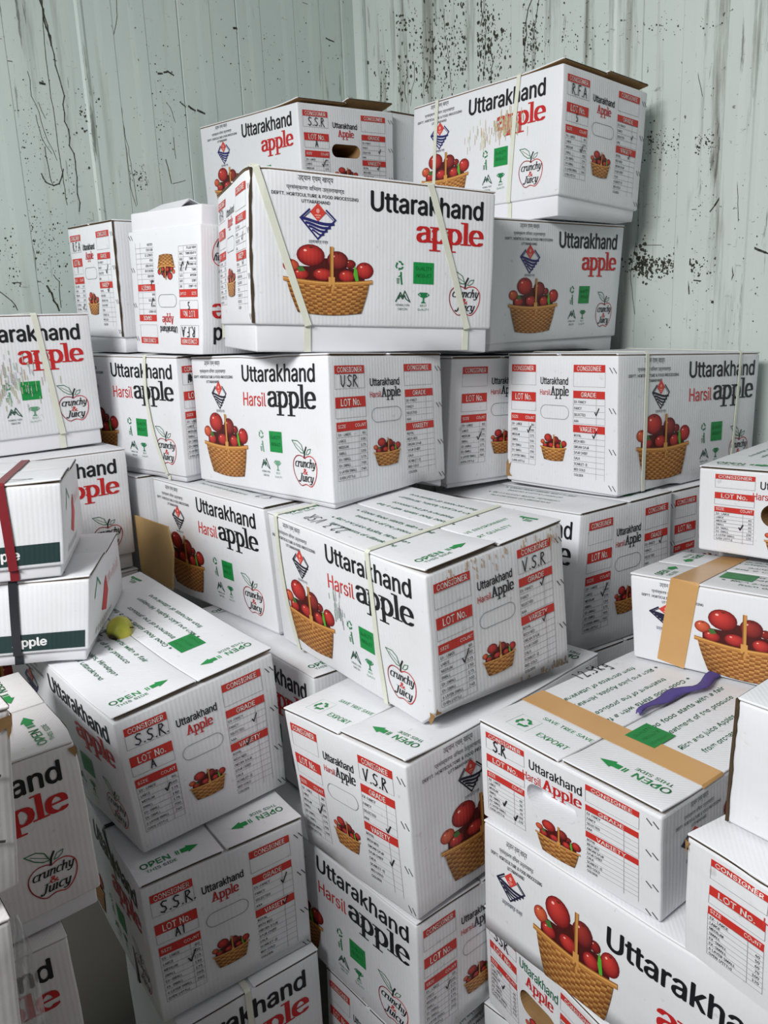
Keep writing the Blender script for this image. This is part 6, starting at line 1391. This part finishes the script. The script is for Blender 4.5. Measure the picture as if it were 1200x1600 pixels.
# plain white boxes with a dark green band
def band_box(key, label, strap_mat, gap):
    dd = FIT[key][4]; du, dv, h = dd
    A = Art(dv, h, 0)
    A.rect(0, h * .05, dv * .985, h * .285, (34, 56, 56), 1)
    A.text('Apple', dv * (.725 if strap_mat is M_STRAP_RED else .722), h * .120, h * .115, (236, 236, 236), 2.6, width=dv * .125, bold=.030)
    Rr = Art(du, h, 0)
    Rr.poly([(du * .30, h * .30), (du * .40, h * .62), (du * .46, h * .70), (du * .50, h * .45), (du * .42, h * .22)], (196, 52, 56), 2)
    Rr.line([(du * .12, h * .62), (du * .20, h * .84), (du * .28, h * .70)], .004, (60, 140, 90), 2)
    for i in range(9):
        Rr.line([(du * (.46 + .05 * i), h * .55), (du * (.47 + .05 * i), h * (.62 + .03 * (i % 3)))], .003, (222, 150, 150), 2)
        Rr.line([(du * (.15 + .05 * i), h * .10), (du * (.17 + .05 * i), h * .16)], .003, (150, 156, 156), 2)
    Tt = Art(dv, du / 2, 0)
    Tt.line([(dv * .66, du * .12), (dv * .78, du * .12), (dv * .78, du * .16), (dv * .90, du * .10), (dv * .78, du * .04), (dv * .78, du * .08), (dv * .66, du * .08), (dv * .66, du * .12)], .0022, (50, 54, 56), 2)
    f = carton(key, label, A, Rr, (Tt, Art(dv, du / 2)), gap, name='fruit_box', cat='box', card=M_CARD, lift=(.004, .0))
    strap(f, 'left', .80 if strap_mat is M_STRAP_RED else .735, .825 if strap_mat is M_STRAP_RED else .74, .014, strap_mat)
    return f
band_box('W1', 'white box with green band and maroon strap, upper one at the left edge', M_STRAP_RED, .020)
band_box('W2', 'white box with green band and black strap, under the maroon-strapped one', M_STRAP_BLK, .022)

# cartons underneath, hardly seen
for key in ('U0', 'U1', 'U3', 'U4', 'U7', 'U8', 'U9', 'U13'):
    carton(key, 'white apple carton buried low in the stacks behind the ones in front', L_(key, 'B', lod=2), None, (), .0, group='cartons buried low in the stacks')

# ------------------------------------------------------------------ small loose things
def yellow_apple():
    c = at_height(188, 990, S1_TOP + .018)
    R = .026
    root = thing('yellow_apple', (c[0], c[1], c[2] - .0148), .6, 'small bruised yellow-green apple lying on the carton lid by the black-strapped box', 'apple')
    m, t, b = mat('yellow_apple_skin', 0.4, 0.4)
    tc = t.nodes.new('ShaderNodeTexCoord'); n = t.nodes.new('ShaderNodeTexNoise'); n.inputs['Scale'].default_value = 22; n.inputs['Detail'].default_value = 4
    t.links.new(tc.outputs['Object'], n.inputs['Vector'])
    r = t.nodes.new('ShaderNodeValToRGB'); e = r.color_ramp.elements
    e[0].position = .3; e[0].color = (*lin((150, 160, 50)), 1); e[1].position = .7; e[1].color = (*lin((214, 202, 84)), 1)
    t.links.new(n.outputs['Fac'], r.inputs[0])
    g = t.nodes.new('ShaderNodeVectorMath'); g.operation = 'DISTANCE'; g.inputs[1].default_value = (-.021, -.016, .012)
    t.links.new(tc.outputs['Object'], g.inputs[0])
    ra = t.nodes.new('ShaderNodeMapRange'); ra.inputs[1].default_value = .010; ra.inputs[2].default_value = .017; ra.inputs[3].default_value = 1; ra.inputs[4].default_value = 0
    t.links.new(g.outputs['Value'], ra.inputs[0])
    mx = t.nodes.new('ShaderNodeMixRGB'); mx.inputs[2].default_value = (*lin((62, 46, 20)), 1)
    t.links.new(ra.outputs[0], mx.inputs[0]); t.links.new(r.outputs[0], mx.inputs[1]); t.links.new(mx.outputs[0], b.inputs['Base Color'])
    vs, fs, nu, nv = [], [], 24, 14
    tilt = Matrix.Rotation(math.radians(78), 3, Vector((.4, .9, 0)))
    for i in range(nv + 1):
        a = math.pi * i / nv
        rr = R * (math.sin(a) ** .9) * (1.0 + .06 * math.cos(a)); z = R * .92 * math.cos(a) - R * .30 * math.exp(-(math.sin(a) / .28) ** 2) * (1 if math.cos(a) > 0 else -.7)
        for j in range(nu):
            p = 2 * math.pi * j / nu
            k = 1 + .03 * math.cos(5 * p) * (1 - math.cos(a)) * .5
            v = tilt @ Vector((rr * k * math.cos(p), rr * k * math.sin(p), z))
            vs.append((v.x, v.y, v.z + .021))
    for i in range(nv):
        for j in range(nu):
            fs.append((i * nu + j, i * nu + (j + 1) % nu, (i + 1) * nu + (j + 1) % nu, (i + 1) * nu + j))
    link_mesh('fruit', vs, fs, m, root, smooth=True)
    sv, sf = [], []
    for i in range(5):
        q = i / 4
        for j in range(6):
            p = 2 * math.pi * j / 6
            v = tilt @ Vector((.0012 * math.cos(p) + .003 * q * q, .0012 * math.sin(p), R * .58 + .010 * q)); sv.append((v.x, v.y, v.z + .021))
    for i in range(4):
        for j in range(6):
            sf.append((i * 6 + j, i * 6 + (j + 1) % 6, i * 6 + 6 + (j + 1) % 6, i * 6 + 6 + j))
    link_mesh('stem', sv, sf, M_KRAFT_DK, root)
_P, _t, _a, _b, _d, _o = FIT['S1']
S1_TOP = _P[2] + _d[2]
yellow_apple()

def card_sheet():
    """brown card sheet standing on edge in the gap"""
    n = np.array([-.80, -.60, 0])
    px = [(209, 805), (261, 823), (270, 862), (269, 922), (221, 893)]
    c0 = np.array((-.46, 1.68, 1.08))
    P = []
    for x, y in px:
        d = ray(x, y)
        P.append(ORIGIN + d * (((c0 - ORIGIN) @ n) / (d @ n)))
    P[3][2] -= 0; 
    P = np.array(P); ctr = P.mean(0)
    vs = []
    for off in (0, .004):
        for p in P: vs.append(p - n * off)
    k = len(P)
    fs = [tuple(range(k)), tuple(range(k, 2 * k))[::-1]] + [(i, k + i, k + (i + 1) % k, (i + 1) % k) for i in range(k)]
    o = link_mesh('cardboard_sheet', np.array(vs) - ctr, fs, M_SHEET)
    o.location = ctr
    tag(o, 'bare brown card sheet standing on edge in the dark gap behind the yellow apple', 'cardboard')
card_sheet()

def purple_sheet():
    """crumpled purple sheet showing through the gap between the lid flaps"""
    d = R3F.d; s0, s1 = d[0] * .36, d[0] * .90; n = 22
    vs = []
    for i in range(n + 1):
        q = i / n; s = s0 + (s1 - s0) * q
        wv = .007 * math.sin(q * 7.5) + .004 * math.sin(q * 19)
        half = .003 + .007 * math.sin(math.pi * q) ** .6
        for j, b in enumerate((-1, -.4, .3, 1)):
            vs.append((s, d[1] / 2 + wv + b * half, d[2] + .0078 + (.002 if j in (1, 2) else 0) + .002 * math.sin(q * 14 + j)))
    fs = [(4 * i + j, 4 * i + j + 1, 4 * i + 5 + j, 4 * i + 4 + j) for i in range(n) for j in range(3)]
    w = R3F.warp(np.array(vs)); ctr = w.mean(0)
    o = link_mesh('packing_sheet', w - ctr, fs, M_PURPLE, smooth=True)
    o.location = ctr
    sol = o.modifiers.new('s', 'SOLIDIFY'); sol.thickness = .0012
    tag(o, 'crumpled purple packing sheet poking through a taped lid seam at lower right', 'packing sheet')
purple_sheet()

def plastic_sheet():
    """loose clear wrapping hanging beside the lowest left carton"""
    m, t, b = mat('clear_wrapping', 0.25, 0.5)
    b.inputs['Base Color'].default_value = (0.85, 0.87, 0.88, 1)
    b.inputs['Alpha'].default_value = 0.42
    rows, cols = 12, 6
    d = ray(45, 1500)
    n = np.array([.50, -.866, 0])
    c0 = ORIGIN + ray(40, 1470) * 1.0
    P = []
    for i in range(rows + 1):
        for j in range(cols + 1):
            y = 1432 + 190 * i / rows
            x = 20 + 6 * i / rows + (8 + 44 * (i / rows) ** .6) * j / cols
            dd = ray(x, y)
            p = ORIGIN + dd * (((c0 - ORIGIN) @ n) / (dd @ n))
            P.append(p + n * (.006 * math.sin(j * 1.9 + i * .7) + .004 * math.sin(i * 1.3)))
    P = np.array(P); ctr = P.mean(0)
    fs = [(i * (cols + 1) + j, i * (cols + 1) + j + 1, (i + 1) * (cols + 1) + j + 1, (i + 1) * (cols + 1) + j) for i in range(rows) for j in range(cols)]
    o = link_mesh('plastic_wrap', P - ctr, fs, m, smooth=True)
    o.location = ctr
    tag(o, 'clear plastic wrapping hanging at the lower left edge before the lowest carton', 'plastic')
plastic_sheet()
